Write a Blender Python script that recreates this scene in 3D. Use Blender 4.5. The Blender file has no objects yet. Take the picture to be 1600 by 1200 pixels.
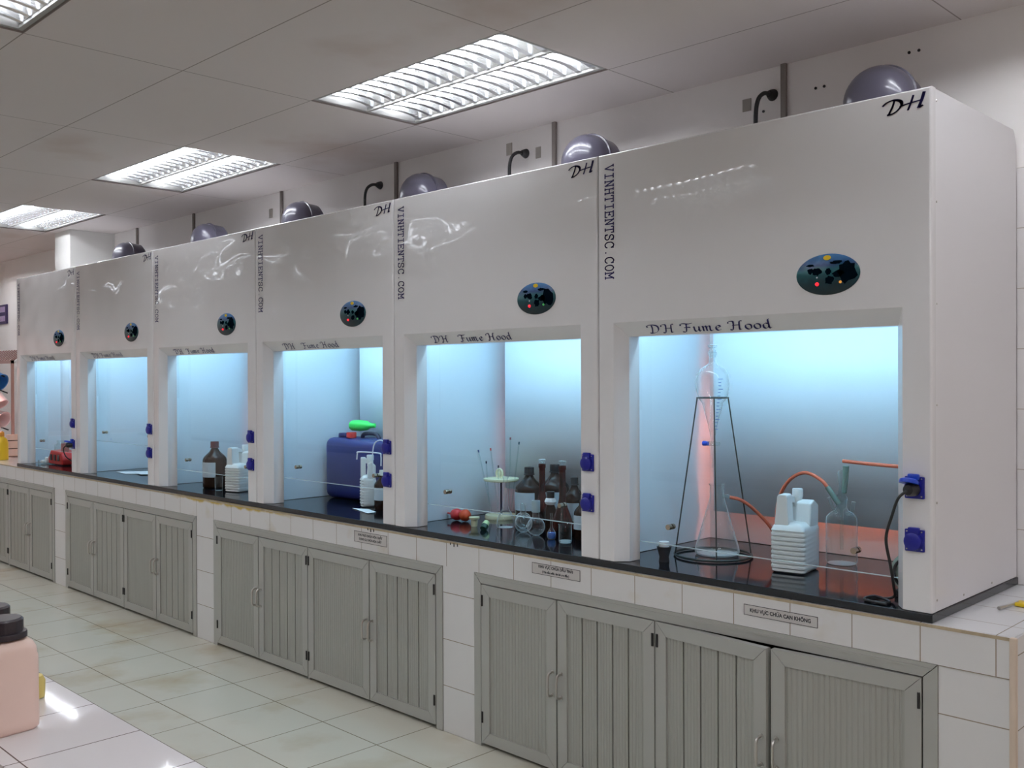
import bpy, bmesh, math, random
from mathutils import Vector, Matrix
random.seed(7)
S = bpy.context.scene
COL = S.collection
PI = math.pi
R = math.radians

# ------------------------------------------------------------------ camera
def make_camera():
    yaw, pitch, roll, f = 0.7805, -0.0058, -0.0039, 1521.76
    fw = Vector((-math.sin(yaw)*math.cos(pitch), math.cos(yaw)*math.cos(pitch), math.sin(pitch)))
    r = Vector((math.cos(yaw), math.sin(yaw), 0))
    u = r.cross(fw)
    c, s = math.cos(roll), math.sin(roll)
    r, u = r*c + u*s, u*c - r*s
    cd = bpy.data.cameras.new('camera'); co = bpy.data.objects.new('camera', cd); COL.objects.link(co)
    m = Matrix((( r.x, u.x, -fw.x, 1.0846), (r.y, u.y, -fw.y, -2.7659), (r.z, u.z, -fw.z, 1.5154), (0, 0, 0, 1)))
    co.matrix_world = m
    cd.sensor_width = 36; cd.lens = 36*f/1600; cd.clip_start = 0.05; cd.clip_end = 60
    S.camera = co
make_camera()

# ------------------------------------------------------------------ look and world
S.view_settings.view_transform = 'Standard'
S.view_settings.look = 'None'
S.view_settings.exposure = 0.0
S.view_settings.gamma = 1.0
S.view_settings.use_curve_mapping = False
S.cycles.max_bounces = 10; S.cycles.diffuse_bounces = 5; S.cycles.glossy_bounces = 5
S.cycles.transparent_max_bounces = 24; S.cycles.transmission_bounces = 6
S.cycles.sample_clamp_indirect = 6.0
S.cycles.caustics_reflective = False; S.cycles.caustics_refractive = False
w = bpy.data.worlds.new('world'); S.world = w; w.use_nodes = True
w.node_tree.nodes['Background'].inputs[0].default_value = (0.9, 0.95, 1.0, 1)
w.node_tree.nodes['Background'].inputs[1].default_value = 0.05

TUBE_POWER = 57.0       # ceiling tubes
HOOD_TUBE = 36.0        # cool tube inside each hood
def assumed_window_light(name, loc, rot, sx, sy, power, colour):
    l = bpy.data.lights.new(name, 'AREA'); l.shape = 'RECTANGLE'; l.size = sx; l.size_y = sy
    l.energy = power; l.color = colour
    o = bpy.data.objects.new(name, l); COL.objects.link(o); o.location = loc; o.rotation_euler = rot
    return o
# assumed warm daylight: unseen area lights added at the right and far left windows
assumed_window_light('window_daylight', (5.9, -1.2, 1.55), (0, R(90), 0), 1.2, 1.8, 14, (1.0, 0.62, 0.5))
assumed_window_light('window_daylight', (-10.9, -1.6, 1.5), (0, R(-90), 0), 1.3, 2.2, 3, (1.0, 0.62, 0.52))

# ------------------------------------------------------------------ helpers
def lin(r, g, b):
    def c(v):
        v /= 255.0
        return v/12.92 if v <= 0.04045 else ((v+0.055)/1.055)**2.4
    return (c(r), c(g), c(b), 1)

def nt(m):
    m.use_nodes = True
    return m.node_tree, m.node_tree.nodes['Principled BSDF']

def pmat(name, col, rough=0.5, metal=0.0, spec=0.5, emit=None, estr=0, bump=None, var=0.0, vscale=6, coat=0, alpha=1):
    m = bpy.data.materials.new(name); t, b = nt(m)
    b.inputs['Base Color'].default_value = col
    b.inputs['Roughness'].default_value = rough; b.inputs['Metallic'].default_value = metal
    b.inputs['Specular IOR Level'].default_value = spec
    if coat: b.inputs['Coat Weight'].default_value = coat; b.inputs['Coat Roughness'].default_value = 0.06
    if emit: b.inputs['Emission Color'].default_value = emit; b.inputs['Emission Strength'].default_value = estr
    if var or bump:
        tc = t.nodes.new('ShaderNodeTexCoord'); n = t.nodes.new('ShaderNodeTexNoise')
        n.inputs['Scale'].default_value = vscale; n.inputs['Detail'].default_value = 4
        t.links.new(tc.outputs['Object'], n.inputs['Vector'])
        if var:
            mx = t.nodes.new('ShaderNodeMix'); mx.data_type = 'RGBA'
            mx.inputs['A'].default_value = tuple(c*(1-var) for c in col[:3])+(1,)
            mx.inputs['B'].default_value = tuple(min(1, c*(1+var)) for c in col[:3])+(1,)
            t.links.new(n.outputs['Fac'], mx.inputs['Factor']); t.links.new(mx.outputs['Result'], b.inputs['Base Color'])
        if bump:
            bp = t.nodes.new('ShaderNodeBump'); bp.inputs['Strength'].default_value = bump[0]; bp.inputs['Distance'].default_value = bump[1]
            t.links.new(n.outputs['Fac'], bp.inputs['Height']); t.links.new(bp.outputs['Normal'], b.inputs['Normal'])
    return m

def grid_mat(name, col, line, axes, sizes, offs, lw, rough=0.3, var=0.04, vscale=3, dirt=None, bump=0.3, spec=0.5, stain=None):
    """glazed tiles / panels: joints at world positions, slight tone variation, optional dirt"""
    m = bpy.data.materials.new(name); t, b = nt(m); N = t.nodes; L = t.links
    g = N.new('ShaderNodeNewGeometry'); sp = N.new('ShaderNodeSeparateXYZ'); L.new(g.outputs['Position'], sp.inputs[0])
    masks = []
    for ax, s, o in zip(axes, sizes, offs):
        a = N.new('ShaderNodeMath'); a.operation = 'SUBTRACT'; L.new(sp.outputs[ax.upper()], a.inputs[0]); a.inputs[1].default_value = o
        p = N.new('ShaderNodeMath'); p.operation = 'PINGPONG'; L.new(a.outputs[0], p.inputs[0]); p.inputs[1].default_value = s/2
        c = N.new('ShaderNodeMath'); c.operation = 'LESS_THAN'; L.new(p.outputs[0], c.inputs[0]); c.inputs[1].default_value = lw/2
        masks.append(c)
    if len(masks) == 2:
        mxm = N.new('ShaderNodeMath'); mxm.operation = 'MAXIMUM'; L.new(masks[0].outputs[0], mxm.inputs[0]); L.new(masks[1].outputs[0], mxm.inputs[1]); mask = mxm
    else: mask = masks[0]
    n = N.new('ShaderNodeTexNoise'); n.inputs['Scale'].default_value = vscale; n.inputs['Detail'].default_value = 5; L.new(g.outputs['Position'], n.inputs['Vector'])
    mv = N.new('ShaderNodeMix'); mv.data_type = 'RGBA'
    mv.inputs['A'].default_value = tuple(c*(1-var) for c in col[:3])+(1,); mv.inputs['B'].default_value = tuple(min(1, c*(1+var)) for c in col[:3])+(1,)
    L.new(n.outputs['Fac'], mv.inputs['Factor'])
    cur = mv.outputs['Result']
    if dirt:
        dcol, dscale, lo, hi = dirt
        n2 = N.new('ShaderNodeTexNoise'); n2.inputs['Scale'].default_value = dscale; n2.inputs['Detail'].default_value = 7; L.new(g.outputs['Position'], n2.inputs['Vector'])
        mr = N.new('ShaderNodeMapRange'); mr.inputs['From Min'].default_value = lo; mr.inputs['From Max'].default_value = hi; L.new(n2.outputs['Fac'], mr.inputs['Value'])
        md = N.new('ShaderNodeMix'); md.data_type = 'RGBA'; L.new(mr.outputs[0], md.inputs['Factor']); L.new(cur, md.inputs['A']); md.inputs['B'].default_value = dcol
        cur = md.outputs['Result']
    if stain:
        # streaks that hang down from a given height between two x limits
        scol, z1, depth, x0, x1 = stain
        n3 = N.new('ShaderNodeTexNoise'); n3.inputs['Scale'].default_value = 11; n3.inputs['Detail'].default_value = 5; L.new(g.outputs['Position'], n3.inputs['Vector'])
        hz = N.new('ShaderNodeMapRange'); hz.inputs['From Min'].default_value = z1-depth; hz.inputs['From Max'].default_value = z1; L.new(sp.outputs['Z'], hz.inputs['Value'])
        ad = N.new('ShaderNodeMath'); ad.operation = 'ADD'; L.new(hz.outputs[0], ad.inputs[0]); L.new(n3.outputs['Fac'], ad.inputs[1])
        th = N.new('ShaderNodeMapRange'); th.inputs['From Min'].default_value = 1.05; th.inputs['From Max'].default_value = 1.25; L.new(ad.outputs[0], th.inputs['Value'])
        xa = N.new('ShaderNodeMapRange'); xa.inputs['From Min'].default_value = x0; xa.inputs['From Max'].default_value = x0+0.2; L.new(sp.outputs['X'], xa.inputs['Value'])
        xb = N.new('ShaderNodeMapRange'); xb.inputs['From Min'].default_value = x1; xb.inputs['From Max'].default_value = x1-0.2; L.new(sp.outputs['X'], xb.inputs['Value'])
        m1 = N.new('ShaderNodeMath'); m1.operation = 'MULTIPLY'; L.new(th.outputs[0], m1.inputs[0]); L.new(xa.outputs[0], m1.inputs[1])
        m2 = N.new('ShaderNodeMath'); m2.operation = 'MULTIPLY'; L.new(m1.outputs[0], m2.inputs[0]); L.new(xb.outputs[0], m2.inputs[1])
        ms = N.new('ShaderNodeMix'); ms.data_type = 'RGBA'; L.new(m2.outputs[0], ms.inputs['Factor']); L.new(cur, ms.inputs['A']); ms.inputs['B'].default_value = scol
        cur = ms.outputs['Result']
    ml = N.new('ShaderNodeMix'); ml.data_type = 'RGBA'; L.new(mask.outputs[0], ml.inputs['Factor']); L.new(cur, ml.inputs['A']); ml.inputs['B'].default_value = line
    L.new(ml.outputs['Result'], b.inputs['Base Color'])
    if bump:
        bp = N.new('ShaderNodeBump'); bp.invert = True; bp.inputs['Strength'].default_value = bump; bp.inputs['Distance'].default_value = 0.002
        L.new(mask.outputs[0], bp.inputs['Height']); L.new(bp.outputs['Normal'], b.inputs['Normal'])
    b.inputs['Roughness'].default_value = rough; b.inputs['Specular IOR Level'].default_value = spec
    return m

def glass_mat(name, tint=(0.97, 0.985, 0.985), edge=(0.75, 0.82, 0.84), power=2.5, amount=0.55, ior=1.45, rough=0.02):
    """thin clear wall: see-through, Fresnel reflection, walls seen edge-on turn milky"""
    m = bpy.data.materials.new(name); m.use_nodes = True; t = m.node_tree; N = t.nodes; L = t.links
    N.clear(); out = N.new('ShaderNodeOutputMaterial')
    tr = N.new('ShaderNodeBsdfTransparent'); tr.inputs[0].default_value = tint+(1,)
    gl = N.new('ShaderNodeBsdfGlossy'); gl.inputs['Roughness'].default_value = rough; gl.inputs['Color'].default_value = (1, 1, 1, 1)
    # Schlick reflectance, the same from both sides of the wall
    f0 = ((ior-1)/(ior+1))**2
    lf = N.new('ShaderNodeLayerWeight'); lf.inputs['Blend'].default_value = 0.5
    p5 = N.new('ShaderNodeMath'); p5.operation = 'POWER'; L.new(lf.outputs['Facing'], p5.inputs[0]); p5.inputs[1].default_value = 5
    fr = N.new('ShaderNodeMath'); fr.operation = 'MULTIPLY_ADD'; L.new(p5.outputs[0], fr.inputs[0]); fr.inputs[1].default_value = 1-f0; fr.inputs[2].default_value = f0
    m1 = N.new('ShaderNodeMixShader'); L.new(fr.outputs[0], m1.inputs[0]); L.new(tr.outputs[0], m1.inputs[1]); L.new(gl.outputs[0], m1.inputs[2])
    if amount:
        lw_ = N.new('ShaderNodeLayerWeight'); lw_.inputs['Blend'].default_value = 0.5
        pw = N.new('ShaderNodeMath'); pw.operation = 'POWER'; L.new(lw_.outputs['Facing'], pw.inputs[0]); pw.inputs[1].default_value = power
        mu = N.new('ShaderNodeMath'); mu.operation = 'MULTIPLY'; L.new(pw.outputs[0], mu.inputs[0]); mu.inputs[1].default_value = amount
        df = N.new('ShaderNodeBsdfDiffuse'); df.inputs[0].default_value = edge+(1,)
        m2 = N.new('ShaderNodeMixShader'); L.new(mu.outputs[0], m2.inputs[0]); L.new(m1.outputs[0], m2.inputs[1]); L.new(df.outputs[0], m2.inputs[2])
        L.new(m2.outputs[0], out.inputs[0])
    else: L.new(m1.outputs[0], out.inputs[0])
    return m

class MB:
    def __init__(s): s.v = []; s.f = []
    def add(s, vs, fs, M=None):
        o = len(s.v)
        s.v += [tuple(M @ Vector(p)) if M else tuple(p) for p in vs]
        s.f += [tuple(i+o for i in f) for f in fs]; return s
    def box(s, x0, x1, y0, y1, z0, z1, M=None):
        vs = [(x, y, z) for x in (x0, x1) for y in (y0, y1) for z in (z0, z1)]
        return s.add(vs, [(0, 1, 3, 2), (4, 6, 7, 5), (0, 4, 5, 1), (2, 3, 7, 6), (0, 2, 6, 4), (1, 5, 7, 3)], M)
    def rbox(s, x0, x1, y0, y1, z0, z1, r=0.005, M=None, seg=2):
        bm = bmesh.new(); bmesh.ops.create_cube(bm, size=1)
        for v in bm.verts: v.co = Vector(((x0+x1)/2+v.co.x*(x1-x0), (y0+y1)/2+v.co.y*(y1-y0), (z0+z1)/2+v.co.z*(z1-z0)))
        r = min(r, 0.49*min(abs(x1-x0), abs(y1-y0), abs(z1-z0)))
        bmesh.ops.bevel(bm, geom=bm.edges[:], offset=r, segments=seg, affect='EDGES', profile=0.5)
        bm.verts.index_update(); s.add([v.co[:] for v in bm.verts], [[v.index for v in f.verts] for f in bm.faces], M); bm.free(); return s
    def lathe(s, prof, c=(0, 0, 0), n=32, M=None, axis='z'):
        """prof: [(r, h)...]"""
        vs = []; fs = []; k = len(prof)
        for i in range(n):
            a = 2*PI*i/n
            for r, h in prof:
                p = (r*math.cos(a), r*math.sin(a), h)
                if axis == 'y': p = (p[0], p[2], p[1])
                if axis == 'x': p = (p[2], p[0], p[1])
                vs.append((c[0]+p[0], c[1]+p[1], c[2]+p[2]))
        for i in range(n):
            j = (i+1) % n
            for q in range(k-1): fs.append((i*k+q, j*k+q, j*k+q+1, i*k+q+1))
        return s.add(vs, fs, M)
    def cyl(s, c, r, h, n=20, M=None, axis='z', r2=None):
        r2 = r if r2 is None else r2
        return s.lathe([(0.0001, 0), (r, 0), (r2, h), (0.0001, h)], c, n, M, axis)
    def tube(s, pts, r, n=8, M=None, cap=True, closed=False):
        pts = [Vector(p) for p in pts]; k = len(pts); vs = []; fs = []
        prev = None
        for i, p in enumerate(pts):
            if closed: d = (pts[(i+1) % k]-pts[i-1])
            else: d = pts[min(i+1, k-1)]-pts[max(i-1, 0)]
            d.normalize()
            if prev is None:
                a = Vector((0, 0, 1)) if abs(d.z) < 0.9 else Vector((1, 0, 0))
                u = d.cross(a).normalized()
            else:
                u = (prev-d*prev.dot(d)).normalized()
            prev = u; v_ = d.cross(u)
            rr = r[i] if isinstance(r, (list, tuple)) else r
            for j in range(n):
                a = 2*PI*j/n; vs.append(tuple(p+u*rr*math.cos(a)+v_*rr*math.sin(a)))
        for i in range(k if closed else k-1):
            i2 = (i+1) % k
            for j in range(n):
                j2 = (j+1) % n; fs.append((i*n+j, i*n+j2, i2*n+j2, i2*n+j))
        if cap and not closed: fs += [tuple(range(n))[::-1], tuple((k-1)*n+j for j in range(n))]
        return s.add(vs, fs, M)
    def ring(s, c, R_, r, n=40, m=8, M=None, axis='z', sx=1, sy=1):
        pts = []
        for i in range(n):
            a = 2*PI*i/n; p = (R_*sx*math.cos(a), R_*sy*math.sin(a), 0)
            if axis == 'y': p = (p[0], 0, p[1])
            if axis == 'x': p = (0, p[0], p[1])
            pts.append((c[0]+p[0], c[1]+p[1], c[2]+p[2]))
        return s.tube(pts, r, m, M, closed=True)
    def prism(s, poly, a0, a1, axis='y', M=None):
        """extrude a polygon [(u, v)...] along axis; u,v are the other two coordinates in order"""
        def P(u, v, a): return {'x': (a, u, v), 'y': (u, a, v), 'z': (u, v, a)}[axis]
        k = len(poly); vs = [P(u, v, a0) for u, v in poly]+[P(u, v, a1) for u, v in poly]
        fs = [tuple(range(k))[::-1], tuple(range(k, 2*k))]+[(i, (i+1) % k, k+(i+1) % k, k+i) for i in range(k)]
        return s.add(vs, fs, M)
    def build(s, name, mat, parent=None, smooth=None, loc=None, **tags):
        me = bpy.data.meshes.new(name); me.from_pydata(s.v, [], s.f)
        bm = bmesh.new(); bm.from_mesh(me); bmesh.ops.remove_doubles(bm, verts=bm.verts, dist=1e-6)
        bmesh.ops.recalc_face_normals(bm, faces=bm.faces)
        bm.to_mesh(me); bm.free()
        me.materials.append(mat); o = bpy.data.objects.new(name, me); COL.objects.link(o)
        if smooth:
            me.polygons.foreach_set('use_smooth', [True]*len(me.polygons))
            me.set_sharp_from_angle(angle=R(smooth))
        origin = Vector(loc) if loc is not None else None
        if parent is not None:
            # vertices are given in world space; keep them there
            o.parent = parent; o.matrix_parent_inverse = Matrix.Identity(4)
            me.transform(Matrix.Translation(-wloc(parent)))
        elif origin is not None:
            me.transform(Matrix.Translation(-origin)); o.location = origin
        for k_, v_ in tags.items(): o[k_] = v_
        return o

def wloc(o):
    v = Vector((0, 0, 0))
    while o is not None:
        v += o.location; o = o.parent
    return v

def thing(name, label, cat, loc, group=None):
    o = bpy.data.objects.new(name, None); COL.objects.link(o); o.location = loc; o.empty_display_size = 0.05
    o['label'] = label; o['category'] = cat
    if group: o['group'] = group
    return o

def T(x, y, z, rz=0, rx=0, ry=0):
    return Matrix.Translation((x, y, z)) @ Matrix.Rotation(rz, 4, 'Z') @ Matrix.Rotation(ry, 4, 'Y') @ Matrix.Rotation(rx, 4, 'X')

def smoothpath(pts, sub=6):
    pts = [Vector(p) for p in pts]
    if len(pts) < 3: return pts
    out = []
    for i in range(len(pts)-1):
        p0 = pts[max(i-1, 0)]; p1 = pts[i]; p2 = pts[i+1]; p3 = pts[min(i+2, len(pts)-1)]
        for k in range(sub):
            t = k/sub
            out.append(0.5*((2*p1)+(-p0+p2)*t+(2*p0-5*p1+4*p2-p3)*t*t+(-p0+3*p1-3*p2+p3)*t**3))
    out.append(pts[-1]); return out

# ------------------------------------------------------------------ materials
def hood_paint():
    m = pmat('white_enamelled_sheet', (0.775, 0.77, 0.785, 1), rough=0.28, spec=0.5)
    t, b = nt(m); N = t.nodes; L = t.links
    b.inputs['Coat Weight'].default_value = 1.0; b.inputs['Coat Roughness'].default_value = 0.025
    g = N.new('ShaderNodeNewGeometry')
    mp = N.new('ShaderNodeMapping'); mp.inputs['Scale'].default_value = (1.0, 1.0, 1.7); L.new(g.outputs['Position'], mp.inputs['Vector'])
    n = N.new('ShaderNodeTexNoise'); n.inputs['Scale'].default_value = 2.3; n.inputs['Detail'].default_value = 1; L.new(mp.outputs[0], n.inputs['Vector'])
    bp = N.new('ShaderNodeBump'); bp.inputs['Strength'].default_value = 1.0; bp.inputs['Distance'].default_value = 0.02
    # the far hoods are clad in visibly buckled sheet, the near ones are flatter
    sx_ = N.new('ShaderNodeSeparateXYZ'); L.new(g.outputs['Position'], sx_.inputs[0])
    mr = N.new('ShaderNodeMapRange'); L.new(sx_.outputs['X'], mr.inputs['Value'])
    mr.inputs['From Min'].default_value = -7; mr.inputs['From Max'].default_value = -0.5; mr.inputs['To Min'].default_value = 0.040; mr.inputs['To Max'].default_value = 0.0025
    L.new(mr.outputs[0], bp.inputs['Distance'])
    L.new(n.outputs['Fac'], bp.inputs['Height']); L.new(bp.outputs['Normal'], b.inputs['Coat Normal'])
    return m
M_hood = hood_paint()
M_side = pmat('white_side_sheet', (0.76, 0.755, 0.78, 1), rough=0.3, coat=0.3)
M_inner = pmat('hood_lining', (0.80, 0.87, 0.93, 1), rough=0.45)
M_baffle = pmat('baffle_sheet', (0.80, 0.87, 0.93, 1), rough=0.42, var=0.05, vscale=2)
M_orange = pmat('pale_plenum_lining', (0.84, 0.80, 0.80, 1), rough=0.55)
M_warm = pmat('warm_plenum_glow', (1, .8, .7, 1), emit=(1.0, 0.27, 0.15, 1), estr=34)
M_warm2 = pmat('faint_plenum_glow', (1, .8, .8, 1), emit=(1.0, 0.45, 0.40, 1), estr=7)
M_glow_tint = pmat('pinkish_plenum_lining', lin(215, 190, 195), rough=0.55)  # pink tint puts the warm plenum light into the lining colour
M_ink = pmat('navy_ink', lin(28, 24, 92), rough=0.5)
M_black_ink = pmat('black_ink', lin(25, 25, 35), rough=0.6)
M_granite = pmat('black_granite', (0.006, 0.008, 0.012, 1), rough=0.09, spec=0.6)
M_steel = pmat('steel', (0.55, 0.53, 0.5, 1), rough=0.3, metal=1)
M_knob = pmat('brass_steel_knob', (0.42, 0.34, 0.26, 1), rough=0.25, metal=1)
M_blue = pmat('blue_plastic', lin(18, 22, 140), rough=0.35)
M_blue2 = pmat('lifted_flap_blue', lin(28, 70, 190), rough=0.3)
M_black = pmat('black_plastic', (0.012, 0.011, 0.013, 1), rough=0.4)
M_black_rub = pmat('black_rubber', (0.015, 0.015, 0.017, 1), rough=0.6)
M_pane = glass_mat('sash_glass', tint=(0.965, 0.985, 0.99), amount=0.0, ior=1.42)
M_glass = glass_mat('lab_glass', amount=0.75, power=2.0)
M_glass_thick = glass_mat('thick_glass', tint=(0.9, 0.95, 0.95), edge=(0.7, 0.8, 0.82), amount=0.7)
M_edge = pmat('glass_edge', (0.62, 0.75, 0.78, 1), rough=0.2)
M_amber = glass_mat('amber_glass', tint=(0.34, 0.05, 0.03), edge=(0.12, 0.02, 0.012), power=1.5, amount=0.8)
M_brown = pmat('brown_bottle_glass', (0.019, 0.008, 0.005, 1), rough=0.05, spec=0.14, var=0.3, vscale=9)
M_paperlab = pmat('paper_label', lin(185, 200, 210), rough=0.7, var=0.08, vscale=40)
M_white = pmat('white_plastic', (0.80, 0.84, 0.84, 1), rough=0.4)
M_whitepaper = pmat('white_paper', (0.85, 0.88, 0.9, 1), rough=0.8)
M_cream = pmat('cream_plastic', lin(225, 225, 190), rough=0.45)
M_pvc = pmat('grey_purple_plastic', lin(92, 90, 106), rough=0.28, coat=0.4)
M_alu = pmat('grey_aluminium', lin(172, 172, 167), rough=0.42, metal=0.1, var=0.05, vscale=3)
M_alu_rib = pmat('grey_ribbed_aluminium', lin(164, 164, 157), rough=0.42, metal=0.1, var=0.04, vscale=2)
M_dark = pmat('dark_cavity', (0.01, 0.009, 0.008, 1), rough=0.9)
M_red = pmat('red_plastic', lin(190, 40, 35), rough=0.4)
M_redrub = pmat('red_rubber', lin(206, 50, 52), rough=0.5)
M_orrub = pmat('orange_rubber', lin(205, 75, 35), rough=0.5)
M_hose = pmat('orange_rubber_hose', lin(196, 92, 62), rough=0.45, var=0.1, vscale=20)
M_hosegreen = pmat('green_rubber_sleeve', lin(112, 135, 125), rough=0.55)
M_wire = pmat('dark_wire', (0.04, 0.05, 0.045, 1), rough=0.45, metal=0.5)
M_tube = pmat('tube_glow', (1, 1, 1, 1), emit=(0.93, 0.95, 1.0, 1), estr=TUBE_POWER)
M_htube = pmat('hood_tube_glow', (1, 1, 1, 1), emit=(0.48, 0.80, 1.0, 1), estr=HOOD_TUBE)
M_refl = pmat('louvre_reflector', (0.82, 0.84, 0.86, 1), rough=0.22, metal=0.85)
M_frame = pmat('fixture_frame', (0.36, 0.36, 0.35, 1), rough=0.5)
M_paint = pmat('white_wall_paint', (0.86, 0.835, 0.82, 1), rough=0.75, var=0.05, vscale=1.5)
M_pillar = pmat('pillar_paint', (0.74, 0.74, 0.72, 1), rough=0.6)
M_yellow = pmat('yellow_plastic', lin(235, 200, 40), rough=0.4)
M_wood = pmat('brown_wood', lin(105, 78, 62), rough=0.5, var=0.15, vscale=8)
M_jar = pmat('pale_pink_plastic', lin(242, 213, 200), rough=0.4)
M_trunk = pmat('grey_trunking', lin(125, 118, 114), rough=0.6)
TG = lin(150, 138, 122)
TILEW = (0.70, 0.69, 0.69, 1)
M_floor = grid_mat('floor_tiles', lin(205, 203, 189), lin(122, 112, 92), 'xy', (0.39, 0.39), (-3.3197, -0.3046), 0.0045, rough=0.22, var=0.06, vscale=2.2,
                   dirt=(lin(178, 158, 122), 2.4, 0.52, 0.85))
M_ceil = grid_mat('ceiling_panels', (0.70, 0.65, 0.635, 1), (0.34, 0.30, 0.28, 1), 'xy', (1.2, 0.6), (-2.5806, -0.3227), 0.005, rough=0.9, var=0.04, vscale=0.9, bump=0.2,
                  dirt=(lin(170, 140, 118), 1.1, 0.60, 1.0), spec=0.1)
M_apron = grid_mat('apron_tiles', TILEW, TG, 'x', (0.2015,), (-0.0295,), 0.003, rough=0.25, var=0.03, stain=(lin(200, 172, 92), 0.823, 0.055, -4.6, -3.2), dirt=(lin(196, 180, 150), 5, 0.60, 0.95))
M_pillar_tile = grid_mat('column_tiles', TILEW, TG, 'z', (0.2,), (0.599,), 0.003, rough=0.25, var=0.03)
M_endtile = grid_mat('end_tiles', TILEW, TG, 'yz', (0.2, 0.2), (0.0, 0.575), 0.003, rough=0.25, var=0.03)
M_top_tile = grid_mat('worktop_tiles', (0.74, 0.75, 0.77, 1), TG, 'xy', (0.2015, 0.2), (0.172, 0.12), 0.003, rough=0.15, var=0.02)
M_ledge_tile = grid_mat('ledge_tiles', (0.76, 0.73, 0.74, 1), lin(105, 92, 88), 'xy', (0.1995, 0.2), (-0.782, -2.013), 0.0025, rough=0.05, var=0.03)
M_wall_tile = grid_mat('wall_tiles', (0.76, 0.74, 0.74, 1), lin(190, 180, 172), 'xz', (0.25, 0.2), (0.1, 0.007), 0.003, rough=0.2, var=0.02)

# ------------------------------------------------------------------ the room
def struct(name, mb, mat, **k):
    return mb.build(name, mat, kind='structure', **k)
XL, XR, YF, YB, ZC = -11.0, 6.0, -6.0, 0.722, 2.7587
struct('floor', MB().box(XL, XR, YF, YB, -0.1, 0), M_floor)
def build_wall_back():
    m = MB().box(XL, XR, YB, YB+0.15, 0, 3.0)
    struct('wall_back', m, M_paint)
    struct('trim_1', MB().box(0.0, XR, YB-0.008, YB-0.0005, 0.825, 2.207), M_wall_tile)
build_wall_back()
def wall_with_assumed_window(name, x0, x1, wy0, wy1, wz0, wz1, n):  # windows assumed, out of view, added as source of the warm light
    m = MB()
    m.box(x0, x1, YF, wy0, 0, 3.0); m.box(x0, x1, wy1, YB, 0, 3.0); m.box(x0, x1, wy0, wy1, 0, wz0); m.box(x0, x1, wy0, wy1, wz1, 3.0)
    struct(name, m, M_paint)
    xm = (x0+x1)/2
    f = MB()
    for a, b, c, d in ((wy0, wy0+.05, wz0, wz1), (wy1-.05, wy1, wz0, wz1), (wy0, wy1, wz0, wz0+.05), (wy0, wy1, wz1-.05, wz1), ((wy0+wy1)/2-.02, (wy0+wy1)/2+.02, wz0, wz1)):
        f.box(xm-.03, xm+.03, a, b, c, d)
    wn = struct('window_%d' % n, f, M_frame)
wall_with_assumed_window('wall_left', XL-0.15, XL, -2.8, -0.4, 0.85, 2.2, 2)
wall_with_assumed_window('wall_right', XR, XR+0.15, -2.2, -0.2, 0.9, 2.2, 1)
struct('wall_front', MB().box(XL, XR, YF-0.15, YF, 0, 3.0), M_paint)
struct('wall_column', MB().box(-7.405, -7.08, 0.355, YB-0.001, 0.85, ZC-0.002), M_pillar)

CX, CY = -2.5806, -0.3227
FIX = [(i, j) for j in (0, -3, -6) for i in (-6, -4, -2, 0, 2, 4)]
def build_ceiling():
    m = MB(); i0 = int((XL-CX)//1.2)-1; i1 = int((XR-CX)//1.2)+1
    for i in range(i0, i1+1):
        xa, xb = max(XL, CX+1.2*i), min(XR, CX+1.2*(i+1))
        if xb <= xa: continue
        for j in range(-11, 3):
            ya, yb = max(YF, CY+0.6*j), min(YB, CY+0.6*(j+1))
            if yb <= ya: continue
            if (i, j) in FIX: continue
            m.add([(xa, ya, ZC), (xb, ya, ZC), (xb, yb, ZC), (xa, yb, ZC)], [(0, 3, 2, 1)])
    me = m.build('ceiling', M_ceil, kind='structure')
    md = me.modifiers.new('thick', 'SOLIDIFY'); md.thickness = 0.012; md.offset = -1
    # slab above the false ceiling closes the room
    struct('ceiling_slab', MB().box(XL, XR, YF, YB, 2.98, 3.05), M_paint)
build_ceiling()

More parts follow.
